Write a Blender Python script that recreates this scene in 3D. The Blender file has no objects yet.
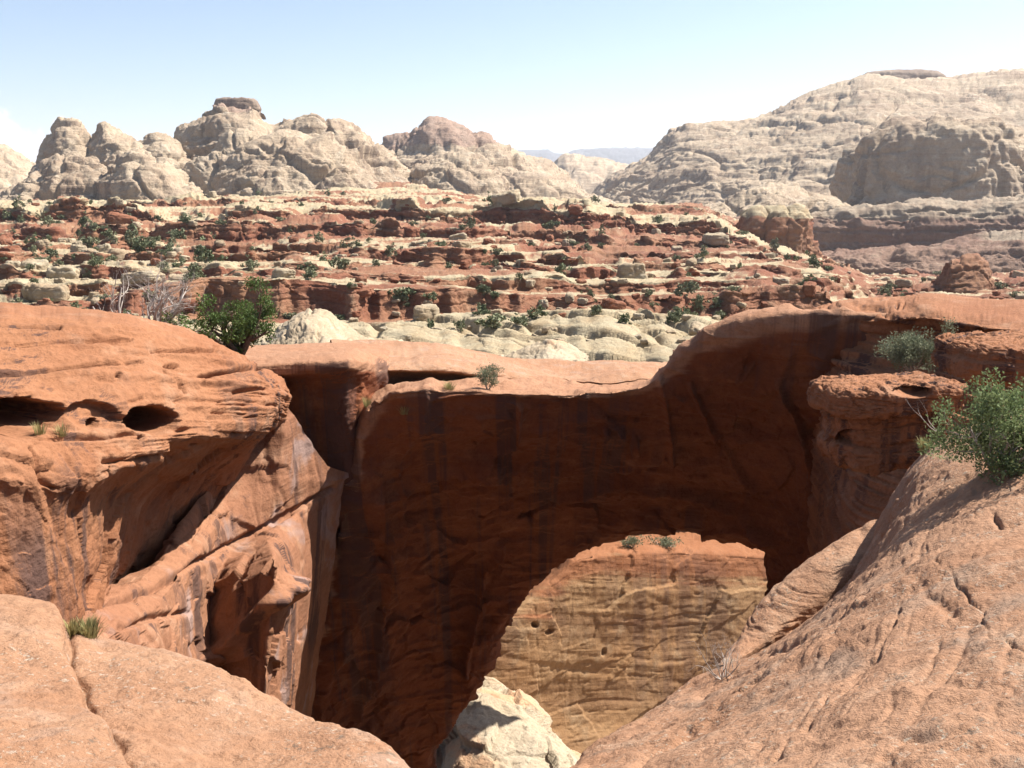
import bpy, bmesh, math, random
import numpy as np
from mathutils import Vector, Matrix, Quaternion

# ------------------------------------------------------------------ camera
F_PX = 996.0
PITCH = math.atan(194.0 / F_PX)
CP, SP = math.cos(PITCH), math.sin(PITCH)
scene = bpy.context.scene
COL = scene.collection
cam_d = bpy.data.cameras.new("camera")
cam = bpy.data.objects.new("camera", cam_d)
COL.objects.link(cam)
cam.location = (0, 0, 0)
cam.rotation_euler = (math.pi / 2 - PITCH, 0, 0)
cam_d.sensor_width = 36.0
cam_d.lens = 36.0 * F_PX / 1024.0
cam_d.clip_start = 0.1
cam_d.clip_end = 60000
scene.camera = cam

# ------------------------------------------------------------------ light
SUN_EL, SUN_AZ = math.radians(51), math.radians(64)      # azimuth to the right of the view direction (+Y)
world = bpy.data.worlds.new("World")
scene.world = world
world.use_nodes = True
wn, wl = world.node_tree.nodes, world.node_tree.links
wn.clear()
w_out = wn.new("ShaderNodeOutputWorld")
w_bg = wn.new("ShaderNodeBackground")
w_sky = wn.new("ShaderNodeTexSky")
w_sky.sky_type = 'NISHITA'
w_sky.sun_disc = False
w_sky.sun_elevation = SUN_EL
w_sky.sun_rotation = SUN_AZ
w_sky.altitude = 1800
w_sky.air_density = 1.0
w_sky.dust_density = 4.5
w_sky.ozone_density = 1.0
w_bg.inputs[1].default_value = 0.07
# a scrap of fair-weather cloud low in the sky at the left
w_tc = wn.new("ShaderNodeTexCoord")
w_ns = wn.new("ShaderNodeTexNoise")
w_ns.inputs["Scale"].default_value = 38.0
w_ns.inputs["Detail"].default_value = 6.0
w_ns.inputs["Roughness"].default_value = 0.6
wl.new(w_tc.outputs["Generated"], w_ns.inputs["Vector"])
w_ds = wn.new("ShaderNodeVectorMath")
w_ds.operation = 'SUBTRACT'
wl.new(w_tc.outputs["Generated"], w_ds.inputs[0])
_c = Vector((-0.455, 0.89, 0.040)).normalized()
w_ds.inputs[1].default_value = _c
w_sc = wn.new("ShaderNodeVectorMath")
w_sc.operation = 'MULTIPLY'
wl.new(w_ds.outputs[0], w_sc.inputs[0])
w_sc.inputs[1].default_value = (1.0, 1.0, 2.2)
w_ln = wn.new("ShaderNodeVectorMath")
w_ln.operation = 'LENGTH'
wl.new(w_sc.outputs[0], w_ln.inputs[0])
w_ad = wn.new("ShaderNodeMath")
w_ad.operation = 'MULTIPLY_ADD'
wl.new(w_ln.outputs["Value"], w_ad.inputs[0])
w_ad.inputs[1].default_value = -6.0
w_a2 = wn.new("ShaderNodeMath")
w_a2.operation = 'ADD'
wl.new(w_ns.outputs[0], w_ad.inputs[2])
wl.new(w_ad.outputs[0], w_a2.inputs[0])
w_a2.inputs[1].default_value = 0.0
w_mr = wn.new("ShaderNodeMapRange")
w_mr.interpolation_type = 'SMOOTHSTEP'
w_mr.inputs[1].default_value = 0.08
w_mr.inputs[2].default_value = 0.26
wl.new(w_a2.outputs[0], w_mr.inputs[0])
w_mx = wn.new("ShaderNodeMix")
w_mx.data_type = 'RGBA'
wl.new(w_mr.outputs[0], w_mx.inputs[0])
wl.new(w_sky.outputs[0], w_mx.inputs[6])
w_mx.inputs[7].default_value = (6.4, 6.3, 6.2, 1.0)
wl.new(w_mx.outputs[2], w_bg.inputs[0])
wl.new(w_bg.outputs[0], w_out.inputs[0])

sun_d = bpy.data.lights.new("sun", 'SUN')
sun_d.energy = 5.0
sun_d.angle = math.radians(0.53)
sun_d.color = (1.0, 0.955, 0.88)
sun = bpy.data.objects.new("sun", sun_d)
COL.objects.link(sun)
SUN_DIR = Vector((math.sin(SUN_AZ) * math.cos(SUN_EL), math.cos(SUN_AZ) * math.cos(SUN_EL), math.sin(SUN_EL)))
sun.rotation_euler = SUN_DIR.to_track_quat('Z', 'Y').to_euler()
sun.location = (40, 30, 60)

vs = scene.view_settings
vs.view_transform = 'Standard'
vs.look = 'None'
vs.gamma = 1.0
vs.use_curve_mapping = False
vs.exposure = 1.32
cy = scene.cycles
cy.max_bounces = 8
cy.diffuse_bounces = 4
cy.transparent_max_bounces = 8
cy.volume_bounces = 3
cy.use_denoising = True
cy.denoising_input_passes = 'RGB_ALBEDO_NORMAL'
cy.denoising_prefilter = 'ACCURATE'
cy.sample_clamp_indirect = 6

# ------------------------------------------------------------------ numbers
rng = np.random.default_rng(11)
random.seed(5)
_perm = rng.permutation(256).astype(np.int32)
_perm = np.concatenate([_perm, _perm, _perm])
_g = rng.normal(size=(256, 3)).astype(np.float32)
_g /= np.linalg.norm(_g, axis=1, keepdims=True)
_r3 = rng.random((256, 3)).astype(np.float32)


def _perlin(p):
    i = np.floor(p).astype(np.int32)
    f = (p - i).astype(np.float32)
    i &= 255
    u = f * f * f * (f * (f * 6 - 15) + 10)
    x0, y0, z0 = i[:, 0], i[:, 1], i[:, 2]
    out = 0
    for dx in (0, 1):
        wx = u[:, 0] if dx else 1 - u[:, 0]
        ax = _perm[x0 + dx]
        for dy in (0, 1):
            wy = wx * (u[:, 1] if dy else 1 - u[:, 1])
            ay = _perm[ax + y0 + dy]
            for dz in (0, 1):
                w = wy * (u[:, 2] if dz else 1 - u[:, 2])
                g = _g[_perm[ay + z0 + dz] & 255]
                out = out + w * (g[:, 0] * (f[:, 0] - dx) + g[:, 1] * (f[:, 1] - dy) + g[:, 2] * (f[:, 2] - dz))
    return out * 1.6


def perlin(p):
    p = np.asarray(p, dtype=np.float32)
    if len(p) <= 120000:
        return _perlin(p)
    return np.concatenate([_perlin(p[k:k + 120000]) for k in range(0, len(p), 120000)])


def fbm(p, octs=4, gain=0.5, lac=2.03):
    s, a, t = 0, 1.0, 0
    q = np.asarray(p, dtype=np.float32)
    for o in range(octs):
        s = s + a * perlin(q + 17.3 * o)
        t += a
        a *= gain
        q = q * lac
    return s / t


def ridged(p, octs=4, gain=0.5):
    s, a, t = 0, 1.0, 0
    q = np.asarray(p, dtype=np.float32)
    for o in range(octs):
        s = s + a * (1 - 2 * np.abs(perlin(q + 9.1 * o)))
        t += a
        a *= gain
        q = q * 2.1
    return s / t


def _worley(p):
    i = np.floor(p).astype(np.int32)
    f = p - i
    f1 = np.full(len(p), 9.0, np.float32)
    f2 = np.full(len(p), 9.0, np.float32)
    cid = np.zeros(len(p), np.int32)
    for dx in (-1, 0, 1):
        for dy in (-1, 0, 1):
            for dz in (-1, 0, 1):
                h = _perm[_perm[_perm[(i[:, 0] + dx) & 255] + ((i[:, 1] + dy) & 255)] + ((i[:, 2] + dz) & 255)]
                c = _r3[h]
                d = (c[:, 0] + dx - f[:, 0]) ** 2 + (c[:, 1] + dy - f[:, 1]) ** 2 + (c[:, 2] + dz - f[:, 2]) ** 2
                m = d < f1
                f2 = np.where(m, f1, np.minimum(f2, d))
                cid = np.where(m, h, cid)
                f1 = np.where(m, d, f1)
    return np.sqrt(f1), np.sqrt(f2), cid


def worley(p):
    p = np.asarray(p, dtype=np.float32)
    r = [_worley(p[k:k + 120000]) for k in range(0, len(p), 120000)]
    return [np.concatenate(x) for x in zip(*r)]


def _facet(p, q):
    """each Voronoi cell of q is a tilted plane of its own: the broken faces of jointed rock"""
    i = np.floor(q).astype(np.int32)
    f = q - i
    f1 = np.full(len(q), 9.0, np.float32)
    out = np.zeros(len(q), np.float32)
    for dx in (-1, 0, 1):
        for dy in (-1, 0, 1):
            for dz in (-1, 0, 1):
                h = _perm[_perm[_perm[(i[:, 0] + dx) & 255] + ((i[:, 1] + dy) & 255)] + ((i[:, 2] + dz) & 255)]
                v = f - _r3[h] - np.array([dx, dy, dz], np.float32)
                d = (v * v).sum(1)
                m = d < f1
                t = (v * (_r3[(h + 91) & 255] - 0.5)).sum(1) * 1.6 + (_r3[(h + 37) & 255][:, 0] - 0.5) * 0.8
                out = np.where(m, t, out)
                f1 = np.where(m, d, f1)
    return out


def facet(p, scale, warp=0.25):
    """tilted-plane relief, about -0.7 .. 0.7; scale = cell size (x, y, z) in metres"""
    q = np.asarray(p, np.float32) / np.asarray(scale, np.float32)
    q = q + warp * np.stack([fbm(q * 1.3 + 3, 3), fbm(q * 1.3 + 13, 3), fbm(q * 1.3 + 23, 3)], -1)
    return np.concatenate([_facet(None, q[k:k + 120000]) for k in range(0, len(q), 120000)])


def creases(p, f, w=0.07, octs=2):
    """thin wandering cracks: 1 in a crack"""
    s = 0
    for o in range(octs):
        n = perlin(np.asarray(p) * f * (2.3 ** o) + 41 * o)
        s = np.maximum(s, np.exp(-(n / w) ** 2) * (0.7 ** o))
    return s


def sstep(a, b, x):
    t = np.clip((x - a) / (b - a), 0, 1)
    return t * t * (3 - 2 * t)


# ------------------------------------------------------------------ the survey: a bearing and a distance give a place
def P(px, py, D):
    u, v = (px - 512.0) / F_PX, (384.0 - py) / F_PX
    t = D / (CP + v * SP)
    return (u * t, D, (-SP + v * CP) * t)


def Pa(a):
    a = np.asarray(a, float)
    u, v = (a[..., 0] - 512.0) / F_PX, (384.0 - a[..., 1]) / F_PX
    t = a[..., 2] / (CP + v * SP)
    return np.stack([u * t, a[..., 2], (-SP + v * CP) * t], -1)


def proj(w):
    w = np.asarray(w, float)
    fw = np.maximum(w[..., 1] * CP - w[..., 2] * SP, 1e-3)
    up = w[..., 1] * SP + w[..., 2] * CP
    return np.stack([512 + F_PX * w[..., 0] / fw, 384 - F_PX * up / fw], -1)


# ------------------------------------------------------------------ tags and meshes
def tag(o, label=None, cat=None, group=None, kind=None):
    if label: o["label"] = label
    if cat: o["category"] = cat
    if group: o["group"] = group
    if kind: o["kind"] = kind
    return o


def mesh_np(name, V, quads=None, tris=None, smooth=True):
    me = bpy.data.meshes.new(name)
    V = np.ascontiguousarray(V, dtype=np.float32)
    me.vertices.add(len(V))
    me.vertices.foreach_set("co", V.ravel())
    nq = 0 if quads is None else len(quads)
    nt = 0 if tris is None else len(tris)
    me.loops.add(nq * 4 + nt * 3)
    me.polygons.add(nq + nt)
    li, ls = [], []
    if nq:
        li.append(np.asarray(quads, np.int32).ravel())
        ls.append(np.arange(nq, dtype=np.int32) * 4)
    if nt:
        li.append(np.asarray(tris, np.int32).ravel())
        ls.append(np.arange(nt, dtype=np.int32) * 3 + nq * 4)
    me.loops.foreach_set("vertex_index", np.concatenate(li))
    me.polygons.foreach_set("loop_start", np.concatenate(ls))
    me.update(calc_edges=True)
    me.validate()
    if smooth:
        me.polygons.foreach_set("use_smooth", np.ones(len(me.polygons), dtype=bool))
    return me


def link(name, me, mat, parent=None):
    o = bpy.data.objects.new(name, me)
    COL.objects.link(o)
    if mat is not None:
        me.materials.append(mat)
    if parent is not None:
        o.parent = parent
    return o


def attr(me, name, vals):
    a = me.attributes.new(name, 'FLOAT', 'POINT')
    a.data.foreach_set("value", np.ascontiguousarray(vals, dtype=np.float32))


def _interp(C, counts, smooth=1.0):
    """C (K, M, d) -> samples along the first axis; counts = samples per segment; smooth 0 = straight."""
    K = len(C)
    L = np.sqrt(np.maximum(np.linalg.norm(np.diff(C[..., :3], axis=0), axis=-1).mean(1), 1e-4))
    t = np.concatenate([[0], np.cumsum(L)])
    sl = np.diff(C, axis=0) / L[:, None, None]
    T = np.empty_like(C)
    T[0], T[-1] = sl[0], sl[-1]
    for k in range(1, K - 1):
        T[k] = (sl[k - 1] * L[k] + sl[k] * L[k - 1]) / (L[k] + L[k - 1])
    out = []
    for k in range(K - 1):
        n = int(counts[k])
        s = (np.arange(n + (1 if k == K - 2 else 0)) / n)[:, None, None]
        lin = C[k] + (C[k + 1] - C[k]) * s
        if smooth > 0:
            h = (2 * s**3 - 3 * s**2 + 1) * C[k] + (s**3 - 2 * s**2 + s) * L[k] * T[k] + (-2 * s**3 + 3 * s**2) * C[k + 1] + (s**3 - s**2) * L[k] * T[k + 1]
            lin = lin * (1 - smooth) + h * smooth
        out.append(lin)
    return np.concatenate(out)


def _counts(px, step, lo, hi):
    d = np.linalg.norm(np.diff(px, axis=0), axis=-1)
    d = np.percentile(d, 75, axis=1)
    return np.clip(np.ceil(d / step), lo, hi).astype(int)


def gnormals(G, flip=False):
    du = np.gradient(G, axis=0)
    dv = np.gradient(G, axis=1)
    n = np.cross(du, dv)
    n /= np.maximum(np.linalg.norm(n, axis=-1, keepdims=True), 1e-9)
    return -n if flip else n


def quads_of(R, K, flip=False):
    a = np.arange(R * K).reshape(R, K)
    q = np.stack([a[:-1, :-1], a[:-1, 1:], a[1:, 1:], a[1:, :-1]], -1).reshape(-1, 4)
    return q[:, ::-1] if flip else q


def net(C, step=1.3, su=1.0, sv=1.0, cap=140, extra=None):
    """C: (R, K, 3) world control points.  Returns the dense grid (R', K', 3 [+1])."""
    C = np.asarray(C, float)
    if extra is not None:
        C = np.concatenate([C, np.asarray(extra, float)[..., None]], -1)
    pp = np.clip(proj(C[..., :3]), -260, 1280)
    cu = _counts(pp, step, 2, cap)
    cv = _counts(pp.transpose(1, 0, 2), step, 2, cap)
    G = _interp(C, cu, su)
    G = _interp(G.transpose(1, 0, 2), cv, sv).transpose(1, 0, 2)
    return G


def strata(z, warp, thick, sharp=3.0, seed=0.0):
    """layer profile of bedded rock: in [-1, 1], nearly flat within a bed and stepping between beds"""
    q = (z + warp) / thick
    p = np.stack([q * 0 + seed, q * 0 + 0.37, q], -1)
    return np.tanh(sharp * perlin(p))


def partings(z, warp, thick, w=0.10, seed=0.0):
    """thin open bedding planes: 1 on a parting, 0 inside a bed"""
    q = (z + warp) / thick
    n = perlin(np.stack([q * 0 + seed, q * 0 + 0.71, q], -1))
    return np.exp(-(n / w) ** 2)


def facing_out(G, N, toward):
    """flip normals so that they look towards a point on average"""
    d = (np.asarray(toward) - G)
    return N if (N * d).sum() > 0 else -N


def rock_disp(G, N, a1=0.5, f1=0.25, a2=0.12, thick=0.7, a3=0.05, crack=0.0, cf=0.3, seed=0.0, tilt=(0, 0), az=1.0, ridge=0.0):
    """bedded sandstone relief on a dense grid: swells, beds, grain and joints"""
    sh = G.shape
    p = G.reshape(-1, 3)
    n = N.reshape(-1, 3)
    z = p[:, 2] + tilt[0] * p[:, 0] + tilt[1] * p[:, 1]
    ps = p + seed
    w = fbm(ps * f1 * 1.3 + 5, 3)
    d = a1 * fbm(ps * f1 * np.array([1, 1, az]), 4)
    if ridge:
        d = d + ridge * ridged(ps * f1 * 1.7 + 3.3, 4)
    if a2:
        m = 0.35 + 0.65 * sstep(-0.25, 0.3, fbm(ps * f1 * 2 + 31, 2))
        s = 0.45 * strata(z, w * thick * 0.9, thick, 4.0, seed + 0.5) + 0.2 * strata(z, w * thick * .6, thick * 0.37, 4.0, seed + 3.1)
        m2 = sstep(0.0, 0.25, fbm(ps * np.array([f1, f1, f1 * 5]) * 2.2 + 71, 3))
        m3 = sstep(0.02, 0.25, fbm(ps * np.array([f1, f1, f1 * 5]) * 3.2 + 91, 3))
        s = s - 1.1 * m2 * partings(z, w * thick * 0.9, thick * 0.8, 0.10, seed + 0.5) - 0.6 * m3 * partings(z, w * thick * .6, thick * 0.3, 0.12, seed + 3.1)
        d = d + a2 * (0.4 + 0.6 * m) * s
    if a3:
        d = d + a3 * fbm(ps / (thick * 0.5), 4, 0.6)
    if crack:
        q = ps * cf
        q = q + 0.35 * np.stack([fbm(q + 3, 2), fbm(q + 13, 2), fbm(q + 23, 2)], -1)
        f1_, f2_, cid = worley(q)
        e = f2_ - f1_
        d = d - crack * (1 - sstep(0.0, 0.10, e)) + crack * 0.5 * (_r3[cid, 0] - 0.5) * sstep(0, 0.14, e)
    return (p + n * d[:, None]).reshape(sh)


def pits(G, N, lst):
    """hollows weathered into the face: (px, py, half width px, half height px, depth m, tilt deg)"""
    pp = proj(G)
    for (px, py, rx, ry, depth, tl, *dr) in lst:
        d = pp - np.array([px, py])
        c, s = math.cos(math.radians(tl)), math.sin(math.radians(tl))
        a = (d[..., 0] * c + d[..., 1] * s) / rx
        b = (-d[..., 0] * s + d[..., 1] * c) / ry
        r = np.sqrt(a * a + b * b)
        k = np.unravel_index(np.argmin(r), r.shape)
        cpos = G[k]
        size = 0.5 * (rx + ry) / F_PX * cpos[1]
        near = np.linalg.norm(G - cpos, axis=-1) < size * 4 + 1.0
        dirv = -N[k] if not dr else np.array(dr) / np.linalg.norm(dr)
        f = sstep(1.08, 0.72, r + 0.20 * fbm(G.reshape(-1, 3) * 2.2, 4).reshape(r.shape)) * near
        G = G + dirv * (depth * f)[..., None]
    return G


def grid_obj(name, G, mat, toward=(0, 0, 0), ex=None, parent=None):
    R, K = G.shape[:2]
    N = gnormals(G)
    flip = ((np.asarray(toward) - G) * N).sum() < 0
    # quads_of winding follows cross(du, dv) negative; choose by test
    me = mesh_np(name, G.reshape(-1, 3), quads_of(R, K, not flip))
    if ex is not None:
        attr(me, "cream", ex.ravel())
    return link(name, me, mat, parent)

# ------------------------------------------------------------------ materials
def nd(nt, typ, **kw):
    n = nt.nodes.new(typ)
    for k, v in kw.items():
        setattr(n, k, v)
    return n


def mixc(nt, fac, a, b, blend='MIX'):
    m = nd(nt, "ShaderNodeMix", data_type='RGBA', blend_type=blend)
    for s, v in ((0, fac), (6, a), (7, b)):
        if hasattr(v, "is_output") or isinstance(v, bpy.types.NodeSocket):
            nt.links.new(v, m.inputs[s])
        elif isinstance(v, (int, float)):
            m.inputs[s].default_value = v
        else:
            m.inputs[s].default_value = (*v, 1.0)
    return m.outputs[2]


def math_n(nt, op, a, b=None, clamp=False):
    m = nd(nt, "ShaderNodeMath", operation=op)
    m.use_clamp = clamp
    for i, v in enumerate((a, b)):
        if v is None:
            continue
        if isinstance(v, bpy.types.NodeSocket):
            nt.links.new(v, m.inputs[i])
        else:
            m.inputs[i].default_value = v
    return m.outputs[0]


def ramp(nt, fac, lo, hi, smooth=True):
    m = nd(nt, "ShaderNodeMapRange", interpolation_type='SMOOTHSTEP' if smooth else 'LINEAR')
    m.clamp = True
    nt.links.new(fac, m.inputs[0])
    m.inputs[1].default_value = lo
    m.inputs[2].default_value = hi
    return m.outputs[0]


def noise(nt, vec, scale, detail=4, rough=0.55, dist=0.0):
    n = nd(nt, "ShaderNodeTexNoise")
    nt.links.new(vec, n.inputs["Vector"])
    n.inputs["Scale"].default_value = scale
    n.inputs["Detail"].default_value = detail
    n.inputs["Roughness"].default_value = rough
    n.inputs["Distortion"].default_value = dist
    return n.outputs[0]


def scaled(nt, vec, sx, sy, sz, rot=(0, 0, 0)):
    m = nd(nt, "ShaderNodeMapping")
    nt.links.new(vec, m.inputs[0])
    m.inputs["Scale"].default_value = (sx, sy, sz)
    if any(rot):                                            # turn first, then stretch: dipping beds
        m.vector_type = 'TEXTURE'
        m.inputs["Rotation"].default_value = rot
        m.inputs["Scale"].default_value = (1 / sx, 1 / sy, 1 / sz)
    return m.outputs[0]


AL = 0.62


def rock_mat(name, c1, c2, c3, s=1.0, varnish=0.0, lichen=0.0, band=0.5, bandcol=None, bump=0.5, cream=None, cream2=None, tilt=(0, 0, 0), stain=None, rough=0.9, bdist=0.05, al=None, vy=1.9):
    c1, c2, c3 = [tuple((al or AL) * x for x in c) for c in (c1, c2, c3)]
    cream = cream and tuple((al or AL) * x for x in cream)
    cream2 = cream2 and tuple((al or AL) * x for x in cream2)
    bandcol = bandcol and tuple((al or AL) * x for x in bandcol)
    """weathered sandstone: c1 body, c2 patches, c3 bleached; s = feature size multiplier"""
    m = bpy.data.materials.new(name)
    m.use_nodes = True
    nt = m.node_tree
    nt.nodes.clear()
    out = nd(nt, "ShaderNodeOutputMaterial")
    b = nd(nt, "ShaderNodeBsdfPrincipled")
    nt.links.new(b.outputs[0], out.inputs[0])
    b.inputs["Roughness"].default_value = rough
    b.inputs["Specular IOR Level"].default_value = 0.15
    geo = nd(nt, "ShaderNodeNewGeometry")
    pos = geo.outputs["Position"]
    k = 1.0 / s
    big = noise(nt, pos, 0.35 * k, 5, 0.6, 0.4)
    med = noise(nt, pos, 1.6 * k, 6, 0.65)
    fine = noise(nt, pos, 9.0 * k, 4, 0.7)
    col = mixc(nt, ramp(nt, big, 0.38, 0.62), c1, c2)
    col = mixc(nt, ramp(nt, med, 0.50, 0.75), col, c3)
    lay = noise(nt, scaled(nt, pos, 0.06 * k, 0.06 * k, 2.2 * k, tilt), 1.0, 4, 0.6, 0.25)
    if band:
        bc = bandcol or tuple(0.55 * x for x in c1)
        col = mixc(nt, math_n(nt, 'MULTIPLY', ramp(nt, lay, 0.50, 0.68), band), col, bc)
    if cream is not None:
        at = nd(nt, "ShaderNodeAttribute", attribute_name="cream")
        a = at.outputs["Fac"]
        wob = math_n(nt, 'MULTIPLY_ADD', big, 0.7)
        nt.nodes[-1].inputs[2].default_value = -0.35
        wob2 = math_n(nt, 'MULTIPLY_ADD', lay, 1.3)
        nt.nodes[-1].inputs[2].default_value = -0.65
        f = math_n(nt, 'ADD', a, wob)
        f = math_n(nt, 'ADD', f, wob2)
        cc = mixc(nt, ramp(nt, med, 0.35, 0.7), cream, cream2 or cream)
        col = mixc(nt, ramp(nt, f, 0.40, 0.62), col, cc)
    col = mixc(nt, math_n(nt, 'MULTIPLY', ramp(nt, fine, 0.35, 0.75), 0.45), col, mixc(nt, 1.0, col, (0.62, 0.58, 0.56), 'MULTIPLY'))
    g1 = noise(nt, pos, 26.0 * k, 5, 0.75)
    col = mixc(nt, math_n(nt, 'MULTIPLY', ramp(nt, g1, 0.54, 0.66), 0.5), col, mixc(nt, 1.0, col, (0.50, 0.46, 0.44), 'MULTIPLY'))
    col = mixc(nt, math_n(nt, 'MULTIPLY', ramp(nt, g1, 0.46, 0.34), 0.35), col, mixc(nt, 1.0, col, (1.25, 1.28, 1.32), 'MULTIPLY'))
    if stain:
        sn = noise(nt, pos, 0.8 * k, 4, 0.6, 0.6)
        col = mixc(nt, math_n(nt, 'MULTIPLY', ramp(nt, sn, 0.55, 0.68), stain[3]), col, stain[:3])
    if varnish:
        vn = noise(nt, scaled(nt, pos, 1.9 * k, vy * k, 0.045 * k), 1.0, 5, 0.6, 0.12)
        v2 = noise(nt, pos, 0.22 * k, 3, 0.5)
        nz = nd(nt, "ShaderNodeSeparateXYZ")
        nt.links.new(geo.outputs["True Normal"], nz.inputs[0])
        steep = ramp(nt, math_n(nt, 'ABSOLUTE', nz.outputs[2]), 0.85, 0.6)     # run-off streaks form only on steep faces
        f = math_n(nt, 'MULTIPLY', ramp(nt, vn, 0.50, 0.58), ramp(nt, v2, 0.40, 0.56))
        f = math_n(nt, 'MULTIPLY', f, steep)
        col = mixc(nt, math_n(nt, 'MULTIPLY', f, varnish), col, (0.075, 0.042, 0.034))
    if lichen:
        for sc, lo, hi, cc in ((9.0, 0.60, 0.66, (0.38, 0.29, 0.22)), (6.0, 0.60, 0.68, (0.13, 0.095, 0.07)), (14.0, 0.62, 0.66, (0.37, 0.31, 0.24)), (22.0, 0.60, 0.66, (0.33, 0.27, 0.20))):
            ln = noise(nt, pos, sc * k, 5, 0.68)
            lm = noise(nt, pos, 0.9 * k, 2, 0.5)
            f = math_n(nt, 'MULTIPLY', ramp(nt, ln, lo, hi), ramp(nt, lm, 0.42, 0.6))
            col = mixc(nt, math_n(nt, 'MULTIPLY', f, lichen), col, cc)
    nt.links.new(col, b.inputs["Base Color"])
    # relief finer than the mesh
    h = math_n(nt, 'ADD', math_n(nt, 'MULTIPLY', fine, 0.35), math_n(nt, 'MULTIPLY', med, 0.8))
    h = math_n(nt, 'ADD', h, math_n(nt, 'MULTIPLY', g1, 0.30))
    lay2 = noise(nt, scaled(nt, pos, 0.4 * k, 0.4 * k, 6.0 * k, tilt), 1.0, 4, 0.65, 0.3)
    h = math_n(nt, 'ADD', h, math_n(nt, 'MULTIPLY', lay2, 0.7))
    bp = nd(nt, "ShaderNodeBump")
    bp.inputs["Strength"].default_value = bump
    bp.inputs["Distance"].default_value = bdist * s * 2
    nt.links.new(h, bp.inputs["Height"])
    nt.links.new(bp.outputs[0], b.inputs["Normal"])
    return m


M = {}
M['slab'] = rock_mat("slab_sandstone", (0.53, 0.30, 0.178), (0.48, 0.25, 0.14), (0.58, 0.365, 0.24), s=1.0, lichen=0.8, band=0.0, bump=0.9, stain=(0.30, 0.20, 0.145, 0.6))
M['slope'] = rock_mat("slope_sandstone", (0.56, 0.315, 0.188), (0.49, 0.26, 0.148), (0.61, 0.395, 0.26), s=1.0, lichen=0.9, band=0.0, bump=1.0, stain=(0.25, 0.17, 0.12, 0.7))
M['cliff'] = rock_mat("cliff_sandstone", (0.45, 0.205, 0.103), (0.39, 0.165, 0.08), (0.52, 0.285, 0.17), s=1.6, varnish=0.95, band=0.25, bump=0.55, bdist=0.06)
M['panel'] = rock_mat("panel_sandstone", (0.45, 0.215, 0.118), (0.39, 0.18, 0.10), (0.51, 0.29, 0.18), s=1.6, varnish=0.9, band=0.2, bump=0.45, stain=(0.25, 0.18, 0.16, 0.75))
M['arch'] = rock_mat("arch_sandstone", (0.31, 0.105, 0.045), (0.24, 0.075, 0.032), (0.38, 0.145, 0.066), s=2.0, varnish=0.75, vy=0.12, band=0.4, bump=0.6, cream=(0.52, 0.28, 0.165), cream2=(0.47, 0.235, 0.13), bdist=0.06)  # body colours lowered to deepen the shade on the face; cream is the deck
M['wall'] = rock_mat("canyon_wall_sandstone", (0.52, 0.31, 0.155), (0.46, 0.25, 0.115), (0.55, 0.37, 0.215), s=3.0, varnish=0.4, band=0.45, bandcol=(0.32, 0.17, 0.09), bump=0.35, cream=(0.46, 0.20, 0.095), cream2=(0.40, 0.16, 0.07), tilt=(-0.44, 0, 0), al=0.52)
M['white'] = rock_mat("white_slickrock", (0.64, 0.525, 0.375), (0.58, 0.45, 0.30), (0.70, 0.60, 0.45), s=3.0, band=0.25, bandcol=(0.45, 0.30, 0.19), bump=0.9, stain=(0.48, 0.27, 0.15, 0.75))
M['terrain'] = rock_mat("ledge_sandstone", (0.40, 0.205, 0.115), (0.32, 0.125, 0.072), (0.46, 0.29, 0.18), s=6.0, varnish=0.3, band=0.4, bandcol=(0.17, 0.07, 0.045), bump=0.7, cream=(0.60, 0.50, 0.33), cream2=(0.52, 0.39, 0.23), bdist=0.08)
M['dome'] = rock_mat("pale_dome_sandstone", (0.60, 0.47, 0.33), (0.48, 0.36, 0.25), (0.68, 0.57, 0.43), s=20.0, varnish=0.45, band=0.4, bandcol=(0.34, 0.23, 0.16), bump=1.0, al=0.72, cream=(0.40, 0.27, 0.20), cream2=(0.46, 0.33, 0.25), bdist=0.08)
M['redfar'] = rock_mat("far_red_sandstone", (0.37, 0.235, 0.165), (0.32, 0.185, 0.13), (0.44, 0.32, 0.23), s=18.0, varnish=0.3, band=0.7, bandcol=(0.22, 0.125, 0.085), bump=0.9, cream=(0.50, 0.40, 0.29), cream2=(0.40, 0.29, 0.20), bdist=0.07)
M['caprock'] = rock_mat('cap_rock_stone', (0.44, 0.335, 0.25), (0.36, 0.26, 0.195), (0.50, 0.40, 0.31), s=14.0, varnish=0.4, band=0.4, bump=0.9)
M['farmesa'] = rock_mat('distant_mesa_stone', (0.12, 0.12, 0.13), (0.10, 0.10, 0.11), (0.15, 0.15, 0.16), s=90.0, band=0.4, bandcol=(0.15, 0.14, 0.15), bump=0.5)
M['boulder_cream'] = rock_mat("cream_boulder_stone", (0.55, 0.45, 0.31), (0.48, 0.36, 0.23), (0.60, 0.51, 0.37), s=4.0, band=0.3, bandcol=(0.35, 0.22, 0.13), bump=0.7)
M['boulder_red'] = rock_mat("red_boulder_stone", (0.37, 0.16, 0.09), (0.31, 0.12, 0.065), (0.44, 0.25, 0.16), s=4.0, band=0.3, bump=0.7)


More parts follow.
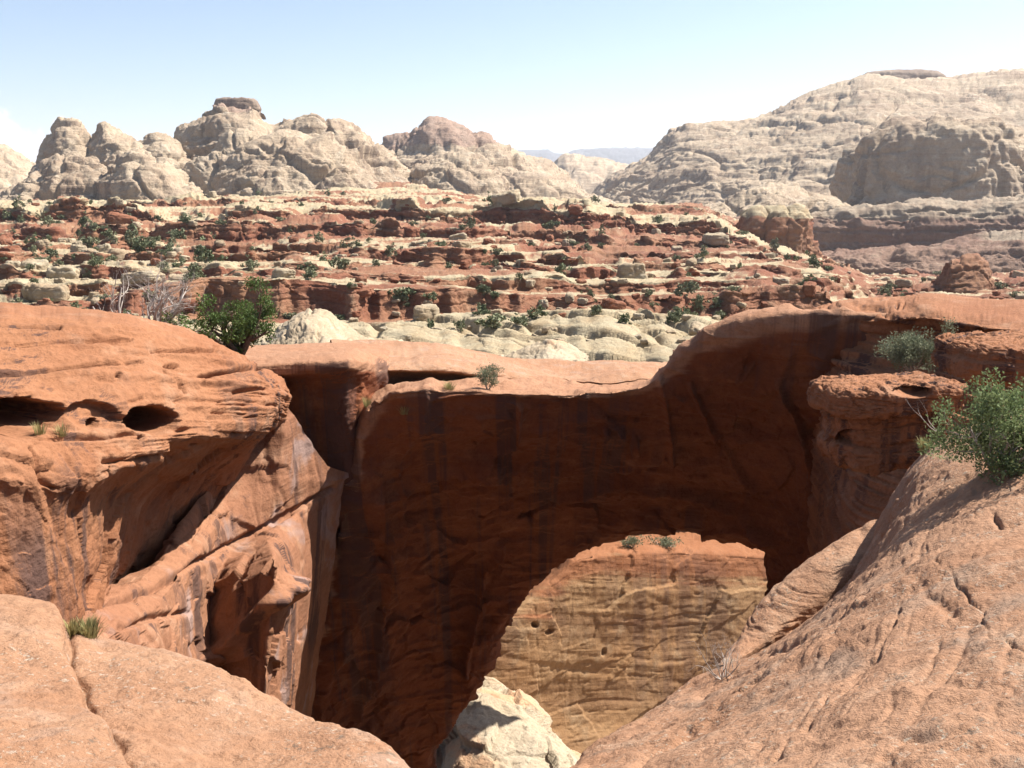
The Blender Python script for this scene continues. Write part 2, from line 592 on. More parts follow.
def flat_mat(name, c, c2=None, rough=0.85, scale=3.0, trans=0.0):
    m = bpy.data.materials.new(name)
    m.use_nodes = True
    nt = m.node_tree
    b = nt.nodes["Principled BSDF"]
    b.inputs["Roughness"].default_value = rough
    b.inputs["Specular IOR Level"].default_value = 0.2
    geo = nd(nt, "ShaderNodeNewGeometry")
    n = noise(nt, geo.outputs["Position"], scale, 4, 0.7)
    col = mixc(nt, ramp(nt, n, 0.35, 0.65), c, c2 or tuple(0.6 * x for x in c))
    nt.links.new(col, b.inputs["Base Color"])
    if trans:
        tr = nd(nt, "ShaderNodeBsdfTranslucent")
        nt.links.new(col, tr.inputs[0])
        mx = nd(nt, "ShaderNodeMixShader")
        mx.inputs[0].default_value = trans
        nt.links.new(b.outputs[0], mx.inputs[1])
        nt.links.new(tr.outputs[0], mx.inputs[2])
        nt.links.new(mx.outputs[0], nt.nodes["Material Output"].inputs[0])
    return m


M['pine'] = flat_mat("pinyon_needles", (0.10, 0.145, 0.04), (0.06, 0.095, 0.028), trans=0.25, scale=2.5)
M['bush'] = flat_mat("bush_leaves", (0.20, 0.245, 0.11), (0.12, 0.165, 0.065), trans=0.3, scale=4)
M['sage'] = flat_mat("sage_leaves", (0.20, 0.21, 0.13), (0.13, 0.145, 0.085), trans=0.25, scale=4)
M['scrub'] = flat_mat("juniper_scrub", (0.20, 0.205, 0.12), (0.10, 0.12, 0.06), scale=0.12)
M['bark'] = flat_mat("bark", (0.13, 0.09, 0.065), (0.08, 0.055, 0.04), scale=9)
M['deadwood'] = flat_mat("dead_wood", (0.42, 0.37, 0.33), (0.26, 0.22, 0.19), scale=8)
M['grass'] = flat_mat("dry_grass", (0.32, 0.27, 0.12), (0.22, 0.20, 0.085), trans=0.3, scale=8)

def plates(p, a, f=0.9):
    """flaking crust: thin plates with crisp curling edges, and small pits"""
    n1 = fbm(p * f + 61, 5, 0.6)
    n2 = fbm(p * f * 2.6 + 33, 4, 0.6)
    pit = sstep(0.30, 0.48, fbm(p * f * 9.0 + 5, 2))
    return a * (np.tanh(n1 * 18) + 0.5 * np.tanh((n2 - 0.12) * 16)) * sstep(-0.25, 0.15, fbm(p * 0.35 + 7, 2)) - 0.4 * a * pit


# ------------------------------------------------------------------ foreground bench the viewer stands on
edge = [(-900, 560, 11.5), (-260, 585, 11.0), (-60, 598, 9.8), (0, 606, 9.3), (40, 617, 9.0), (85, 640, 8.5), (130, 650, 8.5), (200, 666, 8.2), (240, 682, 7.8),
        (300, 715, 7.2), (350, 741, 6.6), (405, 769, 6.0), (440, 830, 4.6), (475, 930, 3.3)]
E = np.array([P(*e) for e in edge])
foot = np.stack([np.concatenate([[-15], np.linspace(-9, 0.25, len(E) - 1)]), np.full(len(E), -3.0), np.full(len(E), -1.45)], -1)
rows = [E + np.array([-0.9, 0.6, -34.0]), E + np.array([-0.3, 0.35, -2.0]), E + np.array([0.02, 0.10, -0.42]), E]
for t in (0.12, 0.35, 0.6, 0.85, 1.0):
    r = E + (foot - E) * t
    r[:, 2] += 0.16 * math.sin(math.pi * t)
    rows.append(r)
G = net(rows, 1.6, 1, 1)
N = facing_out(G, gnormals(G), (0, 0, 3))
cl = np.array([P(50, 632, 8.7), P(66, 648, 8.2), P(80, 688, 6.9), P(128, 735, 5.4), P(160, 775, 4.5), (-1.0, 2.0, 0), (-0.6, -3, 0)])
wx = G[..., 0] + 0.16 * fbm(G.reshape(-1, 3) * 1.3, 3).reshape(G.shape[:2])
xl = np.interp(G[..., 1], cl[::-1, 1], cl[::-1, 0])
up = sstep(0.02, -0.07, wx - xl) * sstep(9.2, 8.4, G[..., 1])
groove = np.exp(-((wx - xl) / 0.045) ** 2) * sstep(9.2, 8.4, G[..., 1])
G = rock_disp(G, N, 0.16, 0.35, 0.02, 0.35, 0.022, 0.0, 0.35, 3)
p_ = G.reshape(-1, 3)
G = G + N * plates(p_, 0.013).reshape(G.shape[:2])[..., None]
G[..., 2] += 0.17 * up - 0.07 * groove
fg = tag(grid_obj("ground", G, M['slab'], (0, 0, 40)), kind='structure')

V_ = [
    [W for W in ((0.2, -3, -1.5), (1.5, -3, -1.4), (3, -3, -1.1), (5, -3, -0.9), (7, -3, -0.8), (11, -3, -0.5))],
    [P(490, 935, 3.3), P(620, 930, 3.2), P(760, 930, 3.0), P(900, 930, 2.9), P(1040, 930, 2.8), P(1300, 930, 2.7)],
    [P(557, 770, 7.0), P(640, 770, 6.0), P(740, 770, 5.0), P(850, 770, 4.5), P(1000, 770, 4.1), P(1300, 755, 4.0)],
    [P(630, 716, 9.5), P(700, 706, 8.3), P(780, 692, 7.1), P(880, 672, 6.3), P(1024, 648, 5.7), P(1300, 610, 5.6)],
    [P(694, 674, 12.0), P(748, 656, 11.0), P(810, 622, 9.8), P(900, 582, 8.7), P(1024, 556, 7.9), P(1300, 520, 7.9)],
    [P(772, 642, 14.0), P(812, 614, 13.5), P(850, 582, 12.8), P(915, 512, 11.8), P(1024, 484, 10.4), P(1300, 445, 10.4)],
    [P(836, 596, 16.6), P(862, 560, 15.8), P(885, 510, 15.2), P(925, 458, 14.2), P(1024, 430, 12.9), P(1300, 400, 12.5)],
    [P(880, 520, 19.0), P(890, 500, 18), P(905, 476, 17.2), P(940, 438, 16.4), P(1024, 408, 15.5), P(1300, 375, 15)],
    [P(885, 580, 21.5), P(900, 560, 21.5), P(915, 530, 21), P(950, 470, 21), P(1024, 425, 20), P(1300, 385, 19.5)],
]
V_ = np.array(V_)
V_ = np.concatenate([V_, V_[:, -1:] + np.array([5.0, 0.3, 0.3]), V_[:, -1:] + np.array([14.0, 1.5, 0.2]), V_[:, -1:] + np.array([15.0, 1.5, -16])], 1)
lft = V_[:, :1]
V_ = np.concatenate([lft + np.array([-0.6, 1.2, -34]), lft + np.array([-0.35, 0.6, -2.2]), lft + np.array([-0.12, 0.15, -0.4]), V_], 1)
G = net(V_, 1.5, 1, 1)
N = facing_out(G, gnormals(G), (0, 0, 30))
G0 = G
G = rock_disp(G, N, 0.16, 0.35, 0.02, 0.5, 0.03, 0.0, 0.42, 8, (0.35, -0.2), ridge=0.0) - N * 0.06
p_ = G0.reshape(-1, 3)
G = G + N * (0.05 * fbm(p_ * np.array([0.5, 1.3, 1.0]), 4, 0.6) + 0.018 * ridged(p_ * np.array([1.2, 2.6, 2.0]), 4, 0.6) + plates(p_, 0.014) - 0.014 * creases(p_ * np.array([.5, 1.2, 1]), 0.5, 0.04)).reshape(G.shape[:2])[..., None]
pp = proj(G0)


def px_line(pp, pts, w):
    """closeness (0..1) to a polyline traced on the rock, in px"""
    best = np.full(pp.shape[:2], 9e9)
    for a, b in zip(pts[:-1], pts[1:]):
        a, b = np.array(a, float), np.array(b, float)
        t = np.clip(((pp - a) @ (b - a)) / ((b - a) @ (b - a)), 0, 1)
        d = np.linalg.norm(pp - a - t[..., None] * (b - a), axis=-1)
        best = np.minimum(best, d)
    return np.exp(-(best / w) ** 2)


wv = p_ * 3.0
pp = pp + 7 * np.stack([fbm(wv, 4), fbm(wv + 31, 4)], -1).reshape(pp.shape)
vis = (np.linalg.norm(G0, axis=-1) < 18) * (0.35 + 0.65 * sstep(-0.2, 0.2, fbm(p_ * 1.5 + 3, 3))).reshape(pp.shape[:2])
for pts, w, dep in (([(625, 762), (700, 715), (790, 660), (860, 598)], 1.8, 0.06), ([(740, 768), (800, 718), (872, 652), (905, 604)], 1.6, 0.04), ([(905, 480), (880, 530), (840, 590)], 2.0, 0.06), ([(935, 562), (955, 578), (975, 602), (990, 632), (1024, 645)], 1.6, 0.035), ([(820, 660), (838, 642), (862, 626)], 2.2, 0.04),
                    ([(990, 510), (1000, 518), (1024, 512)], 2.5, 0.06), ([(918, 582), (930, 596), (950, 604)], 5, 0.05), ([(700, 690), (760, 650), (800, 640)], 3, 0.05)):
    G = G - N * (px_line(pp, pts, w) * vis * dep)[..., None]
# the flaked hollow with a sharp upper edge
tag(grid_obj("ground", G, M['slope'], (0, 0, 60)), kind='structure')

# ------------------------------------------------------------------ left cliff with the wind-scooped caves
LC = [  # columns; rows top-back .. foot
    [(-230, 312, 25), (-230, 316, 16), (-230, 350, 14.5), (-230, 395, 13.2), (-230, 432, 12.3), (-230, 470, 11.8), (-230, 500, 11.7), (-230, 560, 11.6), (-230, 610, 11.5), (-230, 900, 11.4)],
    [(-60, 312, 28), (-60, 315, 18), (-60, 350, 16.5), (-60, 395, 15.2), (-60, 432, 14.2), (-60, 470, 13.6), (-60, 500, 13.5), (-60, 560, 13.2), (-60, 610, 13.0), (-60, 900, 12.8)],
    [(0, 313, 29), (0, 315, 19), (0, 350, 17.5), (0, 395, 16), (0, 432, 15), (0, 470, 14.3), (0, 500, 14.2), (0, 560, 13.9), (0, 612, 13.6), (0, 900, 13.3)],
    [(60, 315, 30), (60, 317, 20), (60, 350, 18.5), (60, 395, 17), (60, 432, 16), (60, 476, 15.2), (60, 515, 15.2), (60, 570, 15), (58, 615, 14.8), (60, 900, 14.5)],
    [(125, 320, 31), (122, 321, 21), (120, 352, 19.5), (120, 395, 18), (120, 435, 17.1), (120, 468, 16.6), (113, 505, 17.4), (106, 560, 17.0), (96, 605, 16.7), (92, 900, 16.5)],
    [(180, 330, 32), (175, 331, 22.5), (177, 358, 21), (178, 395, 19.7), (180, 436, 18.8), (172, 458, 18.8), (148, 500, 20.8), (128, 555, 20.6), (112, 590, 20), (100, 900, 19.5)],
    [(225, 348, 32), (219, 346, 24), (226, 367, 22.6), (229, 395, 21.6), (230, 424, 21), (225, 441, 21.2), (197, 480, 24.2), (165, 540, 24), (140, 578, 23.5), (120, 900, 23)],
    [(265, 372, 32), (262, 371, 25.5), (267, 382, 24.4), (269, 398, 23.8), (267, 420, 23.4), (262, 435, 23.6), (238, 465, 26.2), (205, 525, 26.2), (180, 560, 26), (150, 900, 26)],
    [(283, 385, 33), (280, 381, 27.2), (283, 391, 26.2), (284, 403, 25.8), (280, 414, 25.6), (275, 426, 25.9), (255, 445, 28), (225, 500, 28.5), (205, 540, 28.5), (170, 900, 29)],
    [(287, 392, 34), (287, 391, 29), (289, 396, 28.6), (289, 405, 28.4), (286, 414, 28.4), (281, 424, 28.8), (262, 445, 30), (240, 500, 30), (220, 540, 30), (190, 900, 30)],
]
C = Pa(LC).transpose(1, 0, 2)
C = np.concatenate([C[:, :1] + np.array([-14, 2.5, -8]), C[:, :1] + np.array([-13, -2.0, 0.0]), C[:, :1] + np.array([-6, -1.8, 0.1]), C], 1)
G = net(C, 1.25, 1, 1)
N = facing_out(G, gnormals(G), (2, 5, 5))
G0 = G
Ga = rock_disp(G, N, 0.24, 0.22, 0.10, 0.36, 0.04, 0.035, 0.25, 21, (0.0, 0.25), ridge=0.03)
Gb = rock_disp(G, N, 0.24, 0.22, 0.0, 0.36, 0.04, 0.0, 0.25, 21, ridge=0.05)
p_ = G0.reshape(-1, 3)
Gb = Gb + N * (0.16 * facet(p_, (1.8, 1.8, 2.4), 0.12) + 0.03 * facet(p_, (.5, .5, .6), 0.12) - 0.07 * creases(p_ * np.array([1, 1, .4]), 0.5)).reshape(G.shape[:2])[..., None]
k_ = sstep(438, 462, proj(G0)[..., 1] + 8 * fbm(p_, 2).reshape(G.shape[:2]))[..., None]
G = Ga * (1 - k_) + Gb * k_
N2 = facing_out(G0, gnormals(G0), (2, 5, 5))
pp = proj(G0)
zz = (G0[..., 2] + 0.25 * G0[..., 1]).ravel()
wp = 0.10 * fbm(G0.reshape(-1, 3) * 0.4, 3)
mk = sstep(-0.15, 0.3, fbm(G0.reshape(-1, 3) * np.array([.35, .35, 1.6]) + 9, 3)) * sstep(470, 430, pp[..., 1].ravel())
lam = 0.045 * partings(zz, wp, 0.16, 0.14, 4.2) + 0.05 * partings(zz, wp, 0.33, 0.09, 8.7)
G = G - N2 * (lam * mk).reshape(G.shape[:2])[..., None]
for pts, w, dep in (([(0, 371), (60, 368), (142, 361)], 1.4, 0.25), ([(200, 377), (250, 368), (268, 367)], 1.5, 0.28), ([(0, 322), (60, 327)], 1.4, 0.2), ([(0, 340), (40, 342), (130, 341)], 1.2, 0.16), ([(150, 352), (215, 352)], 1.2, 0.18), ([(235, 392), (268, 388)], 1.2, 0.14), ([(165, 372), (178, 382), (186, 392)], 1.4, 0.12),
                    ([(0, 435), (60, 436), (120, 432), (190, 428)], 2.5, 0.14), ([(30, 450), (45, 475), (60, 490)], 2.5, 0.12), ([(110, 458), (140, 462), (170, 458)], 3, 0.15)):
    G = G - N2 * (px_line(pp, pts, w) * dep)[..., None]
G = pits(G, N2, [(18, 419, 56, 20, 2.2, 0, -.8, .6, -.05), (96, 417, 30, 15, 0.35, 12, -.8, .6, -.05), (153, 420, 25, 14, 1.7, 4, -.75, .66, -.1), (103, 425, 6, 5, 0.7, 0, -.8, .6, 0), (142, 438, 4, 3, 0.3, 0), (171, 366, 8, 3, 0.25, 0), (118, 374, 4, 2, .2, 0)])
left_cliff = tag(grid_obj("cliff", G, M['cliff'], (4, 12, 6)), "orange layered sandstone cliff at left pierced by dark round wind-scooped caves", "cliff")

# ------------------------------------------------------------------ the streaked canyon wall below it
SK = [  # columns along the wall from the near ledge to the dark corner by the arch
    [(40, 640, 14.5), (40, 650, 14), (40, 700, 13.6), (40, 760, 13.4), (40, 900, 13.2), (40, 1200, 13)],
    [(100, 588, 18.5), (100, 606, 17), (105, 640, 15.6), (110, 700, 15), (110, 900, 14.8), (110, 1200, 14.5)],
    [(150, 560, 21.5), (148, 572, 20), (150, 612, 18), (158, 660, 17.2), (160, 900, 16.8), (160, 1200, 16.5)],
    [(222, 470, 27), (212, 510, 26), (198, 556, 22.4), (192, 640, 20.8), (196, 900, 20.2), (200, 1200, 20)],
    [(240, 440, 28), (226, 490, 26.5), (208, 558, 24.0), (207, 640, 23.5), (206, 720, 23.3), (206, 1200, 23)],
    [(262, 430, 28.3), (248, 490, 27), (232, 548, 25.6), (232, 590, 23.0), (230, 720, 22.8), (228, 1200, 22.6)],
    [(284, 402, 28.6), (278, 485, 27.6), (264, 530, 26.9), (276, 565, 22.6), (262, 720, 22.2), (258, 1200, 22)],
    [(304, 430, 29.3), (304, 478, 28.9), (296, 508, 28.4), (294, 590, 25.4), (280, 720, 25.0), (284, 1200, 27.5)],
    [(328, 466, 30.2), (326, 482, 30.0), (320, 494, 29.8), (314, 580, 29.6), (300, 720, 29.2), (300, 1200, 29)],
    [(352, 474, 31.4), (350, 478, 31.3), (345, 482, 31.3), (332, 580, 31.4), (310, 720, 31.4), (305, 1200, 31.2)],
    [(351, 474, 36), (349, 478, 36), (344, 482, 36), (330, 580, 36.5), (307, 720, 37), (303, 1200, 37)],
]
C = Pa(SK).transpose(1, 0, 2)
G = net(C, 1.25, 0.2, 0.1)
N = facing_out(G, gnormals(G), (4, 20, -5))
G0 = G
pp = proj(G0)
a2 = 0.10
p_ = G.reshape(-1, 3)
hol_ = sstep(535, 570, pp[..., 1]) * sstep(196, 210, pp[..., 0])
G = rock_disp(G, N, 0.10, 0.3, 0.03, 1.1, 0.03, 0.0, 0.28, 44, (0.1, 0), ridge=0.0)
rt_ = sstep(302, 282, pp[..., 0])
G = G + N * (rt_ * (0.16 + 0.14 * hol_) * facet(p_, (1.9, 1.9, 1.5), 0.12).reshape(hol_.shape) + rt_ * 0.04 * facet(p_, (.6, .6, .6), 0.1).reshape(hol_.shape) - 0.05 * creases(p_ * np.array([1, 1, .3]), 0.45).reshape(hol_.shape))[..., None]
for pts, w, dep in (([(205, 558), (245, 537), (290, 513), (333, 489)], 2.2, 0.22), ([(312, 505), (308, 560), (300, 640)], 2, 0.15), ([(100, 606), (150, 590), (200, 560)], 3, 0.2), ([(120, 628), (150, 618), (190, 612)], 3, 0.12)):
    G = G - N * (px_line(pp, pts, w) * dep)[..., None]
G = G + N * (0.55 * px_line(pp + 5 * fbm(p_ * 1.1, 3).reshape(pp.shape[:2])[..., None], [(206, 660), (240, 636), (268, 606), (290, 582)], 7))[..., None]
streak_wall = tag(grid_obj("cliff", G, M['panel'], (4, 20, -5)), "sunlit smooth canyon wall with grey desert varnish streaks left of the arch", "cliff")

# ------------------------------------------------------------------ shaded wall and cap ledge behind the corner
CW = [
    [(225, 345, 44), (225, 348, 36), (240, 366, 30.0), (240, 378, 29.8), (240, 396, 30.6), (235, 505, 31.5), (235, 640, 40)],
    [(255, 346, 44), (258, 349, 36), (272, 366, 29.9), (274, 376, 29.8), (276, 396, 30.6), (280, 505, 31.5), (280, 640, 40)],
    [(310, 343, 44), (310, 347, 37), (315, 362, 29.8), (315, 370, 29.7), (316, 385, 30.5), (318, 505, 31.5), (318, 640, 40)],
    [(345, 343, 45), (345, 346, 38), (347, 360, 30.0), (348, 368, 29.9), (347, 384, 30.6), (344, 505, 31.5), (344, 640, 40)],
    [(362, 344, 45), (364, 347, 38.5), (364, 363, 31.2), (365, 372, 31.2), (362, 390, 31.9), (360, 505, 31.5), (360, 640, 40)],
    [(385, 346, 46), (390, 349, 40), (388, 366, 35.2), (388, 376, 35.0), (388, 394, 35.6), (385, 505, 31.5), (385, 640, 40)],
]
C = Pa(CW).transpose(1, 0, 2)
tan = np.zeros(C.shape[:2]); tan[0:3] = 1.0; tan[3] = 0.5
G = net(C, 1.3, 0.6, 0.8, extra=tan)
tan, G = G[..., 3], G[..., :3]
N = facing_out(G, gnormals(G), (0, 0, 4))
p_ = G.reshape(-1, 3)
G = rock_disp(G, N, 0.15, 0.3, 0.05, 0.5, 0.03, 0.0, 0.3, 60) + N * (sstep(0.6, 0.1, tan.ravel()) * (0.20 * facet(p_, (1.5, 1.5, 2.5), 0.12) + 0.05 * facet(p_, (.5, .5, .7), 0.12))).reshape(G.shape[:2])[..., None]
tag(grid_obj("cliff", G, M['arch'], (0, 0, 4), tan), "dark shaded alcove wall under a thin lit cap, left end of arch deck", "cliff")  # darkened arch colours deepen the shade on this wall; cap stays tan

LG = [
    [(330, 346, 48), (335, 350, 40), (350, 364, 33.6), (352, 369, 33.4), (352, 376, 34.0), (352, 392, 34.4), (352, 460, 34.5)],
    [(390, 347, 49), (392, 352, 42), (395, 365, 35.2), (396, 371, 34.9), (398, 377, 36.0), (398, 388, 36.6), (398, 460, 37)],
    [(440, 348, 50), (440, 353, 43), (440, 366, 36.0), (440, 372, 35.8), (440, 378, 36.8), (440, 388, 37.2), (440, 460, 38)],
    [(470, 356, 50), (472, 358, 44), (474, 370, 36.8), (474, 375, 36.6), (474, 380, 37.2), (474, 388, 37.5), (474, 460, 38)],
    [(500, 362, 50), (505, 363, 45), (515, 374, 38.0), (518, 380, 37.8), (520, 386, 38.0), (520, 392, 38.2), (520, 460, 39)],
    [(560, 364, 51), (565, 374, 46), (570, 388, 40), (575, 396, 39.8), (578, 402, 39.9), (578, 408, 39.9), (578, 460, 40)],
    [(640, 366, 52), (645, 372, 47), (650, 384, 42.5), (655, 402, 42.2), (655, 408, 42.2), (655, 414, 42.2), (655, 460, 42)],
    [(720, 366, 52), (720, 400, 47), (720, 410, 43), (720, 414, 43), (720, 418, 43), (720, 424, 43), (720, 460, 43)],
]
C = Pa(LG).transpose(1, 0, 2)
back = C[:1] + np.array([0, 1.5, -4])
C = np.concatenate([back, C])
G = net(C, 1.2, 0.9, 1)
N = facing_out(G, gnormals(G), (0, 0, 10))
G = rock_disp(G, N, 0.16, 0.35, 0.06, 0.35, 0.03, 0.05, 0.3, 75)
tag(grid_obj("rock_ledge", G, M['slab'], (0, 20, 20)), "low bench of bright orange rock with a shadowed undercut on top of the arch", "ledge")

# ------------------------------------------------------------------ the arch: ring of sections from the deck, over the rim, down the undercut face to the opening
# each: outer rim (px,py,D), inner lip (px,py,D), bulge
SEC = [
    ((268, 860, 35.2), (405, 860, 41.0)),
    ((296, 700, 33.8), (440, 742, 40.2)),
    ((318, 600, 32.8), (468, 696, 39.8)),
    ((349, 480, 31.4), (489, 660, 39.6)),
    ((366, 410, 30.9), (503, 626, 39.4)),
    ((400, 391, 30.4), (522, 600, 39.2)),
    ((456, 389, 31.0), (554, 571, 39.0)),
    ((524, 392, 31.6), (592, 548, 38.6)),
    ((596, 391, 32.2), (636, 538, 38.2)),
    ((644, 384, 32.4), (682, 535, 37.8)),
    ((682, 352, 32.0), (728, 541, 37.2)),
    ((708, 333, 31.6), (750, 548, 36.6)),
    ((758, 319, 31.0), (765, 560, 36.0)),
    ((820, 314, 30.4), (775, 578, 35.2)),
    ((880, 318, 30.2), (779, 602, 34.2)),
    ((950, 332, 29.2), (777, 636, 33.0)),
    ((980, 400, 26.0), (770, 690, 32.0)),
    ((985, 600, 25.5), (752, 900, 31.5)),
]
rows = []
ts = [0.0, 0.07, 0.17, 0.33, 0.5, 0.66, 0.82, 1.0]
gs = [0.0, 0.0, 0.06, 0.24, 0.48, 0.70, 0.87, 1.0]
for k, (o, i) in enumerate(SEC):
    o, i = np.array(o, float), np.array(i, float)
    pts = []
    deckz = 1.0
    # rear of the deck, then the deck
    ob = o + np.array([0, 0, 0])
    if k <= 3:
        b2 = P(o[0] - 14, o[1] - 4, o[2] + 5); b1 = P(o[0] - 8, o[1] - 2, o[2] + 2)
    else:
        rise = {4: -16, 5: -13, 6: -13, 7: -15, 8: -14, 9: -10, 10: -7, 11: -4.5}.get(k, -4)
        b2 = P(o[0] + (14 if k < 12 else 4), o[1] + rise, o[2] + (8.0 if k < 12 else 6.5))
        b1 = P(o[0] + 4, o[1] + rise * 0.45, o[2] + 2.6)
    b2, b1 = np.array(b2), np.array(b1)
    pts += [b2, b1]
    for t, g in zip(ts, gs):
        q = o + (i - o) * t
        q[2] = o[2] + (i[2] - o[2]) * g
        pts.append(np.array(P(*q)))
    back = pts[-1] + np.array([0.15, 1.6, 0.5])
    pts.append(back)
    pts.append((back + b2) / 2 + np.array([0, 1.2, 0.6]))
    pts.append(b2 + np.array([0, 1.0, -0.9]))
    pts.append(b2)
    rows.append(pts)
C = np.array(rows).transpose(1, 0, 2)
# the tanner, dusty deck against the redder face, its colour darkened for shade
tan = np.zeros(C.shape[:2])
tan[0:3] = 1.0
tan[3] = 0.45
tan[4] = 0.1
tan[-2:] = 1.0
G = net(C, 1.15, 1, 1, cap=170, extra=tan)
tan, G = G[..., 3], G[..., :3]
N = facing_out(G[8:], gnormals(G)[8:], (0, 0, 0))
N = gnormals(G)
if (N * (np.array([0, 0, 0]) - G)).sum() < 0:
    N = -N
G0 = G
pp = proj(G0)
G = rock_disp(G, N, 0.40, 0.22, 0.13, 0.9, 0.06, 0.10, 0.20, 90, (0.06, 0.05), ridge=0.12)
p_ = G0.reshape(-1, 3)
fc_ = (np.arange(G.shape[0]) > 8)[:, None] * np.ones(G.shape[1])
fc_ = sstep(0.5, 0.0, tan)
G = G + N * (fc_ * (0.25 * facet(p_, (2.6, 2.6, 1.7), 0.15) + 0.09 * facet(p_, (.8, .8, .55), 0.15) - 0.10 * creases(p_ * np.array([.6, .6, 1.0]), 0.35)).reshape(fc_.shape))[..., None]
# curved joints that sweep round the opening, and one long dark crack
front = (np.arange(G.shape[0]) > 8)[:, None] * (np.linalg.norm(G0, axis=-1) < 44)
for pts, w, dep in (([(690, 385), (712, 430), (740, 470), (790, 525), (800, 560)], 3, 0.25), ([(560, 500), (620, 482), (680, 490), (730, 510), (770, 545)], 3.5, 0.4),
                    ([(500, 545), (482, 575), (470, 620), (462, 680)], 4, 0.5), ([(390, 540), (380, 620), (360, 720)], 3, 0.3), ([(470, 470), (520, 480), (560, 470)], 2.5, .2),
                    ([(420, 480), (470, 468), (515, 440), (520, 410)], 3, 0.35), ([(780, 380), (800, 430), (812, 480), (810, 540)], 3, 0.35), ([(660, 380), (668, 420), (672, 460)], 2.5, .2)):
    G = G - N * (px_line(pp, pts, w) * front * dep)[..., None]
G = pits(G, N, [(576, 436, 8, 7, 0.5, 0), (581, 410, 6, 6, 0.4, 0), (605, 430, 5, 4, 0.35, 0), (622, 432, 4, 4, 0.3, 0), (634, 443, 5, 8, 0.5, 0), (648, 412, 4, 4, .3, 0), (590, 408, 4, 4, .3, 0),
                (418, 447, 17, 15, 0.28, 0), (485, 470, 20, 14, 0.25, 10), (610, 405, 5, 6, .3, 0), (745, 372, 14, 3, 0.3, -50), (700, 345, 12, 3, .25, 40), (525, 505, 26, 12, .3, -15)])
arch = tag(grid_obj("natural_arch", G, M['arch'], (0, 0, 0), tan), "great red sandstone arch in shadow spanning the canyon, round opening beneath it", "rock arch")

# ------------------------------------------------------------------ right abutment: rim benches and blocks
RM = [
    [(795, 330, 44), (795, 326, 38), (795, 340, 34.0), (795, 355, 34.5), (795, 380, 34.6), (795, 425, 35.0), (790, 600, 36), (790, 1000, 36)],
    [(838, 312, 44), (838, 310, 38), (838, 322, 31.0), (836, 338, 31.4), (832, 366, 30.6), (828, 420, 30.6), (818, 600, 31), (818, 1000, 31)],
    [(880, 307, 44), (880, 306, 36), (878, 320, 29.9), (876, 334, 30.2), (870, 366, 29.4), (860, 420, 27.2), (845, 600, 25), (845, 1000, 25)],
    [(925, 307, 44), (925, 305, 35), (925, 318, 28.6), (925, 333, 29.3), (920, 366, 28.6), (905, 420, 26.4), (880, 600, 23.5), (880, 1000, 23.5)],
    [(965, 308, 43), (965, 305, 35), (965, 326, 27.0), (965, 336, 27.6), (962, 372, 26.6), (955, 430, 25.0), (940, 600, 22), (940, 1000, 22)],
    [(1030, 310, 43), (1030, 306, 34), (1030, 330, 26.0), (1030, 338, 26.5), (1030, 378, 25.0), (1030, 430, 24.0), (1030, 600, 22), (1030, 1000, 22)],
    [(1230, 308, 43), (1230, 303, 34), (1230, 330, 25.0), (1230, 338, 25.4), (1230, 378, 24.0), (1230, 430, 23), (1230, 600, 21), (1230, 1000, 21)],
]
C = Pa(RM).transpose(1, 0, 2)
C[0, :, 2] -= 10
G = net(C, 1.2, 0.85, 0.9)
N = facing_out(G, gnormals(G), (0, 0, 6))
pp = proj(G)
G = rock_disp(G, N, 0.10, 0.3, 0.15, 0.22, 0.035, 0.0, 0.3, 120, (0.02, -0.03))
tag(grid_obj("rock_ledge", G, M['cliff'], (0, 10, 8)), "long flat orange rim bench of thin beds at right end of arch", "ledge")


def blob(name, mat, cen, rad, rot=(0, 0, 0), power=3.0, n=60, a1=0.12, f1=0.6, a2=0.05, thick=0.35, a3=0.02, crack=0.04, cf=0.6, seed=0.0, pit=(), parent=None, ang=0.0):
    """a rounded block of rock: superellipsoid cube-sphere with bedded relief"""
    us = np.linspace(-1, 1, n)
    faces = []
    V = []
    Q = []
    base = 0
    for ax in range(3):
        for sg in (-1, 1):
            a, b = np.meshgrid(us, us, indexing='ij')
            p = np.zeros((n, n, 3))
            p[..., ax] = sg
            p[..., (ax + 1) % 3] = a
            p[..., (ax + 2) % 3] = b
            V.append(p.reshape(-1, 3))
            q = quads_of(n, n, sg > 0) + base
            Q.append(q)
            base += n * n
    V = np.concatenate(V)
    Q = np.concatenate(Q)
    key = np.round(V * 1e5).astype(np.int64)
    _, first, inv = np.unique(key, axis=0, return_index=True, return_inverse=True)
    V = V[first]
    Q = inv.ravel()[Q]
    L = (np.abs(V) ** power).sum(1) ** (1 / power)
    S = V / L[:, None]
    nrm = np.sign(S) * np.abs(S) ** (power - 1)
    R = np.array(Matrix.Rotation(rot[2], 3, 'Z') @ Matrix.Rotation(rot[1], 3, 'Y') @ Matrix.Rotation(rot[0], 3, 'X'))
    W = (S * np.array(rad)) @ R.T
    nr = (nrm / np.array(rad)) @ R.T
    nr /= np.linalg.norm(nr, axis=1, keepdims=True)
    Gw = rock_disp((W + np.array(cen))[None], nr[None], a1, f1, a2, thick, a3, crack, cf, seed)[0] - np.array(cen)
    if ang:
        Gw = Gw + nr * (ang * facet(W + seed, (ang * 4,) * 3) + 0.35 * ang * facet(W + seed, (ang * 1.3,) * 3))[:, None]
    for (d, px, py, rx, ry, dep) in pit:
        Gw = pits((Gw + np.array(cen))[None], nr[None], [(px, py, rx, ry, dep, 0, 0.3, 0.95, 0.0)])[0] - np.array(cen)
    me = mesh_np(name, Gw, Q[:, ::-1])
    o = link(name, me, mat, parent)
    o.location = cen
    return o


